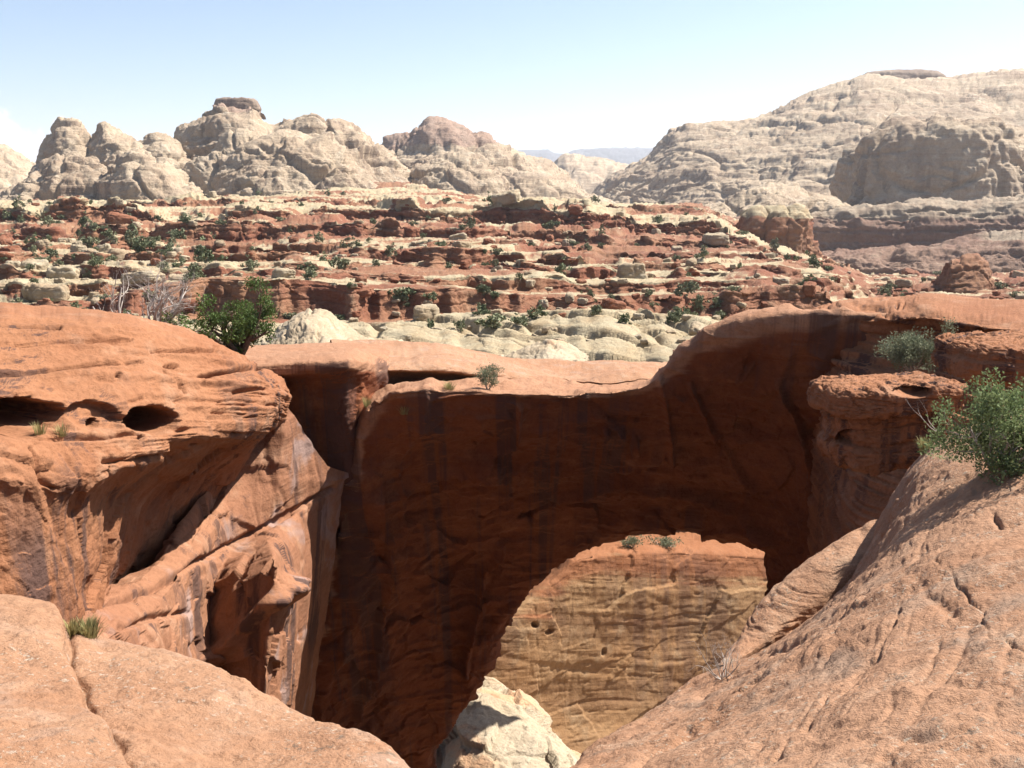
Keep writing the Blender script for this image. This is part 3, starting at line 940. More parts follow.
def fix_normals(o):
    bm = bmesh.new()
    bm.from_mesh(o.data)
    bmesh.ops.recalc_face_normals(bm, faces=bm.faces)
    bm.to_mesh(o.data)
    bm.free()


b = blob("rock_block", M['cliff'], P(884, 430, 20.7), (1.14, 0.95, 0.72), (0.02, -0.06, 0.10), 5, 110, 0.14, 0.5, 0.10, 0.30, 0.03, 0.0, 0.5, 7, ang=0.10, pit=[(0, 850, 438, 15, 8, 0.4)])
tag(b, "squarish red rock block under a flat sunlit ledge, jutting beside the arch", "rock block")
c2 = blob("cap_ledge", M['cliff'], P(884, 394, 20.3), (1.36, 1.05, 0.27), (-0.03, -0.05, 0.08), 6, 110, 0.09, 0.7, 0.06, 0.22, 0.03, 0.0, 0.5, 9, ang=0.06, pit=[(0, 912, 392, 20, 6, 0.5)])
c2.parent = b
c2.location = Vector(c2.location) - Vector(b.location)
b = blob("rock_block", M['cliff'], P(1042, 356, 22.8), (2.15, 1.5, 0.48), (0.0, -0.02, 0.05), 5, 100, 0.10, 0.5, 0.09, 0.28, 0.03, 0.0, 0.5, 12, ang=0.08)
tag(b, "low layered orange rock block above the green bush, right edge", "rock block")
# rounded rib of rock at the brink below the arch
RB = [(722, 672, 13.4), (750, 650, 14.2), (780, 624, 14.8), (814, 598, 15.3), (848, 576, 15.8), (885, 548, 16.4)]
sec = []
for k, q in enumerate(RB):
    w = [0.1, 0.3, 0.52, 0.62, 0.6, 0.5][k]
    h = [0.1, 0.26, 0.44, 0.54, 0.55, 0.5][k]
    c = np.array(P(*q))
    side = np.array([0.86, -0.5, 0.0])
    ring = []
    for a in np.linspace(0, 2 * math.pi, 11):
        ca, sa = math.cos(a), math.sin(a)
        ring.append(c + side * w * (abs(ca) ** 0.7) * np.sign(ca) + np.array([0, 0, 1]) * (h * (abs(sa) ** 0.7) * np.sign(sa) + 0.25 * w * ca))
    sec.append(ring)
G = net(np.array(sec), 1.3, 1, 1)
N = gnormals(G)
cen = G.mean(axis=1, keepdims=True)
if ((G - cen) * N).sum() < 0: N = -N
G = rock_disp(G, N, 0.09, 0.45, 0.05, 0.4, 0.03, 0.03, 0.4, 130)
tag(grid_obj("rock_rib", G, M['slope'], (-2, 10, 5)), "rounded rib of rock with a lit top at the brink below the arch", "rock ledge")

# ------------------------------------------------------------------ beyond the opening: far wall, white slickrock, canyon floor
FW = [
    [(380, 640, 66.4), (380, 632, 56.8), (380, 640, 52.0), (380, 690, 51.5), (380, 740, 51.0), (380, 800, 49.0), (380, 900, 46.0)],
    [(470, 640, 68.9), (480, 614, 59.3), (490, 625, 54.5), (490, 680, 53.5), (490, 735, 53.0), (490, 800, 50.5), (490, 900, 48.5)],
    [(545, 560, 72.8), (548, 570, 62.4), (550, 585, 57.6), (548, 650, 56.6), (545, 720, 56.1), (545, 770, 54.1), (545, 900, 52.1)],
    [(572, 538, 74.3), (574, 550, 63.1), (577, 560, 59.1), (575, 650, 58.1), (572, 715, 57.6), (570, 770, 56.1), (570, 900, 54.6)],
    [(612, 532, 76.2), (612, 543, 65.8), (614, 556, 61.0), (612, 650, 60.0), (610, 715, 59.5), (608, 770, 57.5), (605, 900, 55.5)],
    [(680, 528, 80.7), (680, 538, 70.3), (682, 553, 65.5), (680, 650, 64.5), (678, 715, 64.0), (676, 770, 62.0), (670, 900, 60.0)],
    [(730, 532, 84.4), (732, 541, 74.0), (734, 556, 69.2), (732, 650, 67.7), (730, 720, 67.2), (726, 770, 65.7), (720, 900, 63.7)],
    [(800, 536, 89.2), (800, 545, 78.8), (800, 560, 74.0), (800, 650, 72.5), (800, 720, 72.0), (800, 770, 70.5), (800, 900, 68.5)],
    [(900, 536, 95.2), (900, 545, 84.0), (900, 560, 80.0), (900, 650, 78.5), (900, 720, 78.0), (900, 770, 76.5), (900, 900, 74.5)],
]
C = Pa(FW).transpose(1, 0, 2)
red = np.zeros(C.shape[:2]); red[0:2] = 1.0; red[2] = 0.72
red[:, :2] *= 0.2
G = net(C, 1.15, 0.6, 0.8, cap=170, extra=red)
red, G = G[..., 3], G[..., :3]
N = facing_out(G, gnormals(G), (0, 0, 0))
pp = proj(G)
G0 = G
G = rock_disp(G, N, 0.45, 0.07, 0.09, 1.3, 0.05, 0.0, 0.10, 150, (0.0, 0.5), ridge=0.05)
p_ = G0.reshape(-1, 3)
G = G + N * (0.16 * facet(p_, (6, 6, 3), 0.15) + 0.05 * facet(p_, (1.3, 1.3, .8), 0.15) - 0.03 * creases(p_ * np.array([.9, .9, .25]), 0.2, 0.03)).reshape(G.shape[:2])[..., None]
front = (G0[..., 1] < 84)
for pts, w, dep in (([(495, 655), (560, 668), (620, 676), (690, 683), (760, 690)], 3.2, 0.9), ([(490, 640), (560, 652), (640, 662)], 2, 0.4), ([(604, 590), (585, 630), (572, 680), (568, 720)], 2, 0.6), ([(640, 592), (700, 620), (760, 650)], 2.2, 0.5),
                    ([(690, 590), (730, 610), (775, 640)], 2, 0.4), ([(572, 575), (640, 578), (770, 580)], 2, 0.4)):
    G = G - N * (px_line(pp, pts, w) * front * dep * 0.07)[..., None]
G = pits(G, N, [(535, 625, 4, 3, 0.4, 20), (550, 632, 5, 3, 0.3, -15), (604, 652, 2.5, 4, 0.4, 15)])
tag(grid_obj("canyon_wall", G, M['wall'], (0, 0, 0), red), "yellow-brown canyon wall with slanting beds seen through the arch opening", "canyon wall")

WS = [
    [(360, 690, 60), (360, 720, 54), (360, 780, 48), (360, 860, 44), (360, 1000, 40)],
    [(430, 676, 60), (430, 694, 53), (425, 760, 47), (420, 840, 43), (420, 1000, 39)],
    [(488, 672, 60), (482, 680, 53), (470, 745, 46), (470, 830, 42), (470, 1000, 38)],
    [(505, 682, 60), (512, 690, 53), (525, 742, 46), (520, 820, 42), (520, 1000, 38)],
    [(525, 712, 60), (535, 716, 53), (558, 752, 46), (560, 830, 42), (560, 1000, 38)],
    [(560, 760, 60), (562, 756, 53), (590, 775, 46), (600, 850, 42), (600, 1000, 38)],
    [(620, 800, 60), (640, 800, 53), (660, 830, 46), (660, 880, 42), (660, 1000, 38)],
]
C = Pa(WS).transpose(1, 0, 2)
G = net(C, 1.1, 1, 1)
N = facing_out(G, gnormals(G), (0, 0, 40))
p_ = G.reshape(-1, 3)
G = rock_disp(G, N, 0.5, 0.16, 0.15, 1.1, 0.08, 0.0, 0.22, 170, (0.2, -0.3), ridge=0.2) + N * (0.62 * facet(p_, (2.8, 2.8, 1.8), 0.12) + 0.10 * facet(p_, (.9, .9, .7), 0.1)).reshape(G.shape[:2])[..., None]
tag(grid_obj("slickrock_mound", G, M['white'], (0, 0, 80)), "bright white slickrock hump in the sun at foot of the arch", "rock mound")

HAZE = 5.5e-5
# ------------------------------------------------------------------ the ledgy country across the canyon
ST = [-260, -60, 100, 200, 300, 400, 500, 600, 700, 760, 820, 870, 930, 1030, 1250]
TL = [  # (rows at the stations, distances, cream, noise on distance, tag)
    ([430] * 15, 78, 0.35, 0, 'f'),
    ([352, 352, 352, 354, 356, 364, 368, 368, 366, 364, 362, 360, 360, 360, 360], 84, 0.95, 3, 'f'),
    ([322, 322, 322, 324, 328, 322, 316, 313, 322, 330, 336, 338, 338, 338, 338], 116, 1.0, 5, 't'),
    ([318, 318, 318, 320, 321, 319, 313, 309, 318, 322, 322, 322, 322, 322, 322], 132, 0.55, 4, 'f'),
    ([300, 300, 298, 280, 277, 284, 292, 299, 292, 288, 290, 312, 314, 314, 314], 136, 0.0, 4, 't'),
    ([296, 296, 292, 278, 275, 281, 288, 295, 286, 282, 286, 306, 309, 309, 309], 152, 0.6, 4, 'f'),
    ([288, 286, 282, 274, 271, 274, 280, 284, 280, 277, 281, 303, 306, 306, 306], 154, 0.30, 4, 't'),
    ([284, 282, 277, 272, 270, 272, 276, 281, 277, 275, 279, 300, 303, 303, 303], 178, 0.8, 6, 'f'),
    ([273, 270, 268, 266, 264, 266, 268, 273, 272, 271, 275, 298, 301, 301, 301], 181, 0.45, 6, 't'),
    ([269, 266, 264, 263, 262, 264, 267, 269, 270, 270, 273, 296, 299, 299, 299], 205, 0.55, 7, 'f'),
    ([260, 258, 257, 257, 256, 252, 252, 258, 264, 266, 270, 294, 297, 297, 297], 208, 0.25, 7, 't'),
    ([254, 252, 252, 252, 250, 247, 247, 250, 258, 262, 268, 291, 293, 293, 293], 245, 0.5, 8, 'f'),
    ([247, 244, 244, 246, 244, 242, 243, 243, 252, 258, 266, 289, 291, 291, 291], 249, 0.15, 8, 't'),
    ([241, 238, 240, 240, 240, 238, 238, 238, 246, 254, 265, 287, 289, 289, 289], 290, 0.15, 9, 'f'),
    ([231, 228, 228, 228, 222, 221, 230, 231, 240, 250, 264, 285, 287, 287, 287], 294, 0.05, 9, 't'),
    ([226, 224, 222, 224, 219, 219, 226, 228, 236, 248, 263, 283, 285, 285, 285], 360, 0.4, 10, 'f'),
    ([216, 212, 207, 208, 208, 207, 208, 212, 222, 240, 262, 281, 283, 283, 283], 365, 0.55, 10, 't'),
    ([212, 209, 204, 205, 205, 204, 206, 209, 214, 236, 261, 279, 281, 281, 281], 460, 0.7, 12, 'f'),
    ([206, 205, 201, 201, 201, 200, 202, 205, 209, 234, 260, 277, 279, 279, 279], 467, 0.8, 12, 't'),
    ([205, 205, 204, 200, 197, 196, 201, 205, 208, 232, 259, 275, 277, 277, 277], 600, 0.75, 6, 'f'),
    ([203, 203, 205, 199, 187, 185, 198, 205, 208, 230, 258, 273, 275, 275, 275], 790, 0.7, 0, 'f'),
]
pxs = np.arange(-250, 1251, 10.0)
K = len(pxs)
Dw = np.zeros((len(TL), K)); Rw = np.zeros((len(TL), K)); Cr = np.zeros((len(TL), K))
for k, (rw, D, cr, nz, ty) in enumerate(TL):
    Rw[k] = np.interp(pxs, ST, rw)
    base = k if ty == 'f' else k - 1                          # foot and brink of one ledge wander together
    q = np.stack([pxs * 0.012, pxs * 0 + base * 3.7, pxs * 0], -1)
    q2 = np.stack([pxs * 0.045, pxs * 0 + base * 5.1, pxs * 0 + 4], -1)
    wob = fbm(q, 3) * 2.2 + 0.8 * fbm(q2, 2)
    Dw[k] = D + nz * wob
    hq = np.stack([pxs * 0.02, pxs * 0 + base * 1.9 + 50, pxs * 0], -1)
    if ty == 't' and k > 2:
        f = np.clip(0.95 + 1.5 * fbm(hq, 3), 0.15, 1.5) if k > 4 else np.clip(0.95 + 0.5 * fbm(hq * .4, 2), 0.7, 1.1)       # the ledges swell and pinch out
        mid = Rw[k - 1] - (Rw[k - 1] - np.interp(pxs, ST, rw)) * f
        Rw[k] = mid
    Cr[k] = np.clip(cr + 0.5 * fbm(np.stack([pxs * 0.008, pxs * 0 + k * 2.3, pxs * 0 + 9], -1), 2), 0, 1)
for k in range(1, len(TL)):
    Dw[k] = np.maximum(Dw[k], Dw[k - 1] + 1.2)
C = Pa(np.stack([np.broadcast_to(pxs, Rw.shape), Rw, Dw], -1))
cnt_u, seg, loc = [], [], []
for k in range(len(TL) - 1):
    n = int(np.clip(np.abs(Rw[k] - Rw[k + 1]).max() * 1.5 + (Dw[k + 1] - Dw[k]).mean() * 0.12, 8, 60))
    cnt_u.append(n)
    m = n + (1 if k == len(TL) - 2 else 0)
    seg += [k] * m
    loc += list(np.arange(m) / n)
seg, loc = np.array(seg), np.array(loc)
G = _interp(np.concatenate([C, Cr[..., None]], -1), cnt_u, 0.1)
NSUB = 10
G = _interp(G.transpose(1, 0, 2), np.full(K - 1, NSUB), 1.0).transpose(1, 0, 2)
zone, G = G[..., 3], G[..., :3]
riser = np.array([TL[k + 1][4] == 't' and k > 1 for k in range(len(TL) - 1)])[seg]
pxg = proj(G)[..., 0]
cap = np.where(riser, 0.02 + 0.8 * sstep(0.74, 0.92, loc), 0.85 - 0.45 * loc)[:, None]
rowg = proj(G)[..., 1]
zone = np.clip(zone + 0.55 * np.exp(-((pxg - 30) / 130) ** 2 - ((rowg - 278) / 26) ** 2) + 0.3 * sstep(222, 206, rowg), 0, 1.3)
cr = np.clip(cap * (0.5 + 1.1 * zone), 0, 1)
cr[seg == 3] *= 0.4
cr[seg <= 1] = 0.95
redsoil = sstep(0.05, 0.3, fbm(np.stack([pxg * 0.006, G[..., 1] * 0.012, pxg * 0], -1).reshape(-1, 3) + 4, 2).reshape(pxg.shape)) * (~riser & (seg > 8))[:, None]
cr = cr * (1 - 0.75 * redsoil)
brk = fbm(G.reshape(-1, 3) * np.array([0.016, 0.03, 0.22]) + 15, 4).reshape(cr.shape)
cr = np.clip(cr + 0.85 * brk * (seg > 1)[:, None], 0, 1)
N = facing_out(G, gnormals(G), (0, 0, 100))
p = G.reshape(-1, 3).copy()
Dd = p[:, 1]
amp = np.clip(Dd / 160, 0.5, 2.6)
# rolling ground cut into ledges along its beds
roll = 2.6 * fbm(p * np.array([0.022, 0.016, 0]) + 3, 4) * sstep(80, 130, Dd)
p[:, 2] += roll * np.clip(amp, 0.8, 2.0)
hb = 1.5 * np.clip(Dd / 170, 0.7, 2.2)
q = p[:, 2] / hb + 0.8 * fbm(p * np.array([0.012, 0.012, 0]), 2)
q = q + 0.42 * np.sin(q * 1.7 + 3 * fbm(p * np.array([0.006, 0.006, 0]) + 8, 2)) + 0.16 * np.sin(q * 3.9)
fl = np.floor(q)
fr = q - fl
st_ = fl + sstep(0.60, 0.95, fr)
ledgy = sstep(112, 130, Dd) * (0.2 + 0.8 * sstep(-0.2, 0.2, fbm(p * 0.013 + 40, 2))) * np.where((seg == 3)[:, None].repeat(G.shape[1], 1).ravel(), 0.2, 1.0)
p[:, 2] += ledgy * hb * (st_ + 0.5 - q - 0.25)
cr = cr + 0.35 * (sstep(0.85, 0.97, fr) - sstep(0.45, 0.8, fr) * 0.8).reshape(cr.shape) * (seg > 2)[:, None]
G = p.reshape(G.shape)
N = facing_out(G, gnormals(G), (0, 0, 100))
# rounded lumps of the pale beds in front, blocks and joints in the ledges behind
sh_ = np.stack([p[:, 0] + 0.8 * (p[:, 1] - 95), p[:, 1] * 0.5, p[:, 2] * 0.7], -1)
f1, f2, cid = worley(sh_ * 0.13 + 0.3 * np.stack([fbm(p * .1, 2)] * 3, -1))
lump = (sstep(0.0, 0.16, f2 - f1) - 0.6) + 1.1 * (_r3[cid, 1] - 0.5)
front = (seg <= 1).astype(float)[:, None] * np.ones(G.shape[1])
rz = np.maximum(0.4 * front, 0.5 * riser[:, None]).ravel() + 0.25
front = np.maximum(front, 0.2 * riser[:, None]).ravel()
rub = sstep(-0.1, 0.25, fbm(p * 0.03 + 77, 3))
big = facet(p, (6.5, 8.0, 3.2))
mid_ = facet(p, (2.3, 3.4, 1.6))
sml = facet(p, (0.95, 1.5, 0.8))
fr0 = 1 - 0.75 * (seg <= 1)[:, None].repeat(G.shape[1], 1).ravel()
d = 2.0 * lump * front + (1.3 * big * rz + 0.34 * mid_ + 0.16 * sml * (0.35 + rub)) * fr0 + 0.5 * front * facet(sh_, (4.0, 4.0, 3.0), 0.12) + 0.30 * fbm(p * np.array([0.09, 0.09, 0.12]), 4) + 0.12 * fbm(p * 0.7, 3)
d += 0.30 * strata(p[:, 2], 0.9 * fbm(p * 0.03, 2), 1.3, 4.0, 1.7) - 0.5 * partings(p[:, 2], 0.9 * fbm(p * 0.03, 2), 1.5, 0.12, 3.3) * rz - 0.3 * creases(p * np.array([1, 1, .5]), 0.16) * rz
cr = np.clip(cr + 0.18 * mid_.reshape(cr.shape) + 0.10 * sml.reshape(cr.shape), 0, 1)
G = (p + N.reshape(-1, 3) * (d * amp * 0.7)[:, None]).reshape(G.shape)
TG, TN = G, N
tag(grid_obj("terrain", G, M['terrain'], (0, 0, 200), cr), kind='structure')


# ------------------------------------------------------------------ domes and mesas
def ridge_hill(name, crest, base, D, depth, mat, label=None, cat=None, steep=2.2, lean=0.5, a=(8, 0.012, 2.5, 14, 1.2, 3.0, 0.02), step=1.25, cream=None, kind=None, seed=0.0, capn=0, D2=None, base2=None, blk=0.0, fct=0.36, parent=None, flute=0.0, ff=0.05):
    """a hill of rock with the crest line (px,row) at distance D, its foot `depth` nearer, and a back slope"""
    c = np.array(crest, float)
    xs = np.arange(c[0, 0], c[-1, 0] + 0.1, 4.0)
    ys = np.interp(xs, c[:, 0], c[:, 1])
    bs = np.interp(xs, *np.array(base, float).T) if isinstance(base, list) else np.full(len(xs), float(base))
    Dc = np.full(len(xs), float(D)) if D2 is None else np.interp(xs, [xs[0], xs[-1]], [D, D2])
    edge = np.sin(np.pi * np.clip((xs - xs[0]) / (xs[-1] - xs[0]), 0, 1)) ** 0.5
    ts = np.array([0, 0.06, 0.16, 0.30, 0.46, 0.62, 0.76, 0.87, 0.95, 1.0])
    rows = []
    for t in ts:
        prof = 1 - (1 - t) ** steep                      # height fraction against plan fraction
        q = Dc - depth * (0.35 + 0.65 * edge) * (1 - t)
        zc = np.array([P(x, y, d)[2] for x, y, d in zip(xs, ys, Dc)])
        zb = np.array([P(x, y, d)[2] for x, y, d in zip(xs, bs, Dc - depth)])
        z = zb + (zc - zb) * prof
        X = (xs - 512) / F_PX * 1.0
        pts = []
        for x, dd, zz in zip(xs, q, z):
            fw = dd * CP - zz * SP
            pts.append(((x - 512) / F_PX * fw, dd, zz))
        rows.append(pts)
    C = np.array(rows)
    bk = C[-1].copy(); bk[:, 1] += depth * 0.25; bk[:, 2] -= (C[-1, :, 2] - C[0, :, 2]) * 0.15
    bk2 = C[-1].copy(); bk2[:, 1] += depth * 1.0; bk2[:, 2] = C[0, :, 2] - 4
    C = np.concatenate([C[:1] - np.array([0, depth * 0.02, 12]), C, bk[None], bk2[None]])
    G = net(C, step, 0.9, 0.6)
    N = facing_out(G, gnormals(G), (0, 0, 300))
    a1, f1, a2, th, a3, ck, cf = a
    zt = (G[..., 2] - C[0, :, 2].min()) / max(1e-3, C[..., 2].max() - C[0, :, 2].min())
    G = rock_disp(G, N, a1, f1, a2, th, a3, ck, cf, seed, ridge=a1 * 0.35)
    if blk:
        q = G.reshape(-1, 3) * cf * 0.55 * np.array([1, 0.6, 0.7]) + 0.3 * np.stack([fbm(G.reshape(-1, 3) * cf * .5 + k * 7, 2) for k in range(3)], -1)
        e1, e2, ci = worley(q)
        G = G + N * (blk * (sstep(0, 0.35, e2 - e1) - 0.6)).reshape(G.shape[:2])[..., None]
    p_ = G.reshape(-1, 3)
    th_ = th
    G = G + N * ((0.55 * th_ * 0.35 * facet(p_, (th_ * 3.2, th_ * 3.2, th_ * 2.4)) + 0.12 * th_ * facet(p_, (th_ * .9, th_ * .9, th_ * .6)) - 0.30 * th_ * creases(p_ * np.array([1, 1, .22]), 0.16 / th_ * 1.2, 0.05, 3)) * fct).reshape(G.shape[:2])[..., None]
    if flute:
        G = G + N * (flute * ridged(p_ * np.array([ff, ff, ff * 0.16]) + seed, 3)).reshape(G.shape[:2])[..., None]
    ex = np.zeros(G.shape[:2])
    if cream is not None:
        ex = cream(proj(G), zt)
    o = grid_obj(name, G, mat, (0, 0, 300), ex, parent)
    if label:
        tag(o, label, cat)
    if kind:
        tag(o, kind=kind)
    return o


def capband(lo):
    return lambda pp, zt: sstep(lo - 0.05, lo + 0.05, zt) * 0.9


DA = (9, 0.011, 3.4, 11, 2.2, 4.0, 0.022)
DB = (13, 0.007, 4.5, 15, 3.0, 6.0, 0.014)
ridge_hill("rock_dome", [(-160, 175), (-110, 150), (-40, 138), (-5, 143), (15, 155), (30, 166), (60, 195), (90, 212)], 212, 1300, 220, M['dome'], "smooth pale sandstone hill at far left edge below the cloud", "rock dome", a=DA, flute=1.6, ff=0.025, seed=200)
ridge_hill("rock_dome", [(28, 192), (36, 172), (42, 150), (50, 132), (60, 121), (70, 119), (78, 121), (85, 130), (90, 142), (96, 160), (106, 186)], 200, 900, 90, M['dome'], "tall bell-shaped grey dome, leftmost high point of the skyline", "rock dome", a=DA, flute=1.6, ff=0.025, seed=210)
ridge_hill("rock_dome", [(82, 178), (90, 148), (97, 132), (103, 124), (110, 128), (120, 134), (135, 142), (146, 154), (160, 180)], 196, 880, 90, M['dome'], "pointed cream dome with one small tip right of the bell-shaped dome", "rock dome", a=DA, flute=1.6, ff=0.025, seed=220)
ridge_hill("rock_dome", [(128, 178), (136, 148), (143, 139), (155, 135), (166, 137), (176, 144), (184, 156), (196, 182)], 196, 890, 80, M['dome'], "small round-topped cream dome between pointed dome and flat-capped butte", "rock dome", a=DA, flute=1.6, ff=0.025, seed=230)
ridge_hill("rock_dome", [(-80, 222), (-30, 200), (0, 190), (14, 184), (28, 168), (42, 160), (60, 155), (78, 156), (95, 158), (108, 168), (120, 180), (135, 196), (150, 215)], 222, 800, 90, M['dome'], "broad shaded dome with sloping cracks below the bell-shaped dome", "rock dome", a=DA, flute=1.6, ff=0.025, seed=240, blk=5)
ridge_hill("rock_dome", [(100, 205), (112, 175), (122, 160), (135, 155), (148, 158), (160, 168), (180, 178), (200, 186), (225, 196), (240, 212)], 218, 760, 80, M['dome'], "low cream dome with a dark gully in front of the round-topped dome", "rock dome", a=DA, flute=1.6, ff=0.025, seed=250, blk=5)
butte = ridge_hill("rock_butte", [(150, 200), (166, 170), (174, 140), (180, 125), (190, 121), (200, 111), (212, 106), (215, 98), (225, 97), (240, 99), (252, 97), (258, 103), (266, 113), (274, 118), (282, 113), (300, 114), (314, 116), (322, 125), (340, 121), (356, 124), (368, 133), (384, 142), (398, 156), (410, 172), (430, 200)], 205, 980, 170, M['dome'], "knobby cream butte with small flat brown cap, highest on the left skyline", "rock butte", a=DB, seed=260, blk=9, cream=capband(0.9))
CA = (1.5, 0.03, 1.6, 5, 0.8, 0.0, 0.02)
ridge_hill("cap_rock", [(213, 111), (217, 100), (226, 98), (240, 98), (252, 98), (257, 102), (261, 112)], 111, 975, 20, M['caprock'], steep=7, a=CA, seed=261, parent=butte)
ridge_hill("rock_dome", [(165, 205), (178, 175), (195, 160), (215, 146), (235, 136), (258, 130), (285, 130), (305, 134), (325, 142), (345, 158), (360, 178), (380, 195), (400, 206)], 212, 800, 110, M['dome'], "mass of jumbled rounded knobs in front of the flat-capped butte", "rock dome", a=DA, flute=1.6, ff=0.025, seed=270, blk=11)
pink = ridge_hill("rock_butte", [(355, 195), (370, 160), (388, 139), (404, 136), (420, 133), (432, 128), (448, 127), (466, 129), (474, 137), (490, 143), (508, 150), (524, 158), (545, 163), (556, 174), (580, 190), (606, 205), (630, 212)], 208, 1250, 220, M['dome'], "pink-topped rocky butte with dark flat crown left of the gap", "rock butte", a=DB, seed=280, blk=8, cream=capband(0.74))
ridge_hill("cap_rock", [(424, 139), (430, 129), (448, 127), (466, 129), (474, 139)], 139, 1235, 30, M['caprock'], steep=5, a=CA, seed=281, parent=pink)
ridge_hill("rock_dome", [(395, 205), (404, 190), (412, 172), (425, 163), (445, 156), (465, 155), (482, 160), (496, 174), (508, 190), (518, 206)], 212, 1000, 110, M['dome'], "whale-backed pale dome sunlit in front of pink-topped butte", "rock dome", a=DA, flute=1.6, ff=0.025, seed=290)
ridge_hill("rock_dome", [(470, 208), (500, 178), (520, 172), (545, 176), (565, 184), (590, 196), (615, 206)], 211, 1120, 110, M['dome'], "long low pale dome tapering right into the gap", "rock dome", a=DA, flute=1.6, ff=0.025, seed=300)
ridge_hill("hills", [(530, 200), (548, 172), (556, 163), (566, 157), (576, 158), (590, 161), (606, 163), (620, 166), (645, 168), (680, 175), (720, 190)], 200, 2600, 500, M['dome'], kind='structure', a=(22, 0.004, 5, 40, 3, 6, 0.006), seed=310)
ridge_hill("hills", [(300, 166), (420, 158), (500, 154), (530, 153), (548, 152), (556, 155), (566, 156), (574, 152), (600, 151), (640, 150), (665, 149), (760, 148), (900, 152)], 172, 11300, 1500, M['farmesa'], kind='structure', steep=3.5, a=(40, 0.0012, 20, 120, 6, 8, 0.002), seed=320)
mesa = ridge_hill("mesa", [(590, 206), (606, 186), (622, 174), (640, 162), (654, 151), (664, 140), (676, 129), (690, 124), (706, 123), (730, 122), (750, 118), (770, 114), (784, 106), (800, 98), (825, 92), (850, 86), (858, 83), (866, 82), (885, 82), (915, 82), (942, 82), (946, 83), (960, 83), (985, 80), (1010, 77), (1060, 74), (1140, 76), (1230, 84)], [(590, 212), (760, 214), (1230, 214)], 1650, 560, M['dome'], "huge pale sloping mesa with a small flat cap filling the right skyline", "mesa", a=(12, 0.004, 6, 22, 2.6, 5.0, 0.009), seed=330, blk=3, flute=3, ff=0.012, fct=0.35, cream=capband(0.95), steep=1.9)
ridge_hill("cap_rock", [(850, 96), (857, 81), (866, 74), (885, 71.5), (915, 71), (940, 71.5), (946, 78), (952, 96)], 94, 1600, 60, M['caprock'], steep=7, a=CA, seed=331, parent=mesa)
ridge_hill("rock_dome", [(838, 212), (846, 196), (852, 172), (858, 150), (866, 134), (880, 127), (905, 121), (925, 126), (950, 121), (985, 122), (1005, 126), (1022, 134), (1026, 150), (1050, 160), (1100, 190)], 214, 900, 90, M['dome'], "blunt grey cliff-faced dome at right with reddish streaked left corner", "rock dome", steep=4.5, a=(8, 0.012, 2.2, 16, 1.3, 4.0, 0.016), seed=340, blk=4, flute=4.5, ff=0.03)
ridge_hill("rock_dome", [(1000, 212), (1012, 165), (1020, 140), (1040, 128), (1080, 124), (1130, 130), (1180, 160), (1220, 205)], 214, 960, 90, M['dome'], "grey cliff dome cut by the right edge of the view", "rock dome", steep=4.0, a=DA, seed=345, blk=4, flute=4.5, ff=0.03)
ridge_hill("rock_ledge", [(690, 222), (712, 206), (740, 192), (764, 186), (790, 190), (815, 197), (850, 205), (880, 210)], 224, 820, 90, M['dome'], "pale rounded bench at foot of the huge mesa left of grey dome", "rock bench", steep=3.5, a=DA, flute=1.6, ff=0.025, seed=350, blk=5)
RC = (3, 0.014, 5.5, 8, 1.2, 0.8, 0.03)
ridge_hill("rock_cliff", [(690, 236), (702, 224), (722, 222), (750, 218), (790, 216), (815, 212), (850, 207), (880, 203), (920, 200), (960, 201), (1000, 198), (1060, 196), (1240, 194)], [(690, 245), (800, 256), (1240, 256)], 760, 60, M['redfar'], "long shaded red cliff band below the grey dome at right", "cliff", steep=6, a=RC, seed=360, flute=2.5, ff=0.05, cream=lambda pp, zt: sstep(0.55, 0.85, zt))
ridge_hill("rock_cliff", [(790, 262), (812, 254), (840, 250), (880, 248), (930, 246), (980, 240), (1020, 236), (1080, 232), (1240, 230)], 279, 640, 60, M['redfar'], "lower dark red step of banded rock above the wooded bench at right", "cliff", steep=4, a=RC, seed=370, flute=2.5, ff=0.05, cream=lambda pp, zt: sstep(0.75, 0.92, zt) * 0.9)
ridge_hill("rock_butte", [(930, 306), (936, 294), (941, 284), (944, 268), (950, 258), (964, 255), (978, 254), (989, 260), (993, 275), (996, 288), (1000, 298), (1004, 306)], 312, 250, 14, M['terrain'], "small dark red stepped butte standing behind the rim at right", "rock butte", steep=4, a=(1.2, 0.06, 1.5, 3.4, 0.3, 0.6, 0.09), seed=380)
ridge_hill("rock_ledge", [(738, 272), (744, 246), (748, 224), (754, 214), (760, 216), (764, 238), (768, 216), (775, 211), (781, 214), (785, 240), (789, 214), (797, 210), (802, 218), (806, 236), (810, 250), (814, 268)], 275, 420, 22, M['terrain'], "row of stubby red hoodoos with pale caps at the end of plateau", "rock pillars", steep=6, a=(1.2, 0.05, 1.2, 3.5, 0.4, 0.6, 0.07), seed=390, blk=1.0, flute=5.0, ff=0.10, cream=lambda pp, zt: sstep(0.85, 0.95, zt))
ridge_hill("slickrock_mound", [(262, 352), (272, 338), (282, 326), (292, 318), (304, 313), (316, 313), (328, 319), (338, 330), (352, 342), (372, 352), (400, 358)], 360, 64, 12, M['white'], "cream slickrock knob rising right of the green pinyon tree", "rock mound", steep=2.4, a=(0.5, 0.2, 0.2, 0.8, 0.08, 0.25, 0.3), seed=400)
ridge_hill("slickrock_mound", [(500, 366), (530, 352), (548, 345), (562, 347), (575, 352), (590, 362)], 368, 72, 8, M['white'], "two cream lumps peeping over the arch deck near its middle", "rock mound", steep=2.4, a=(0.5, 0.2, 0.2, 0.8, 0.08, 0.25, 0.3), seed=410)

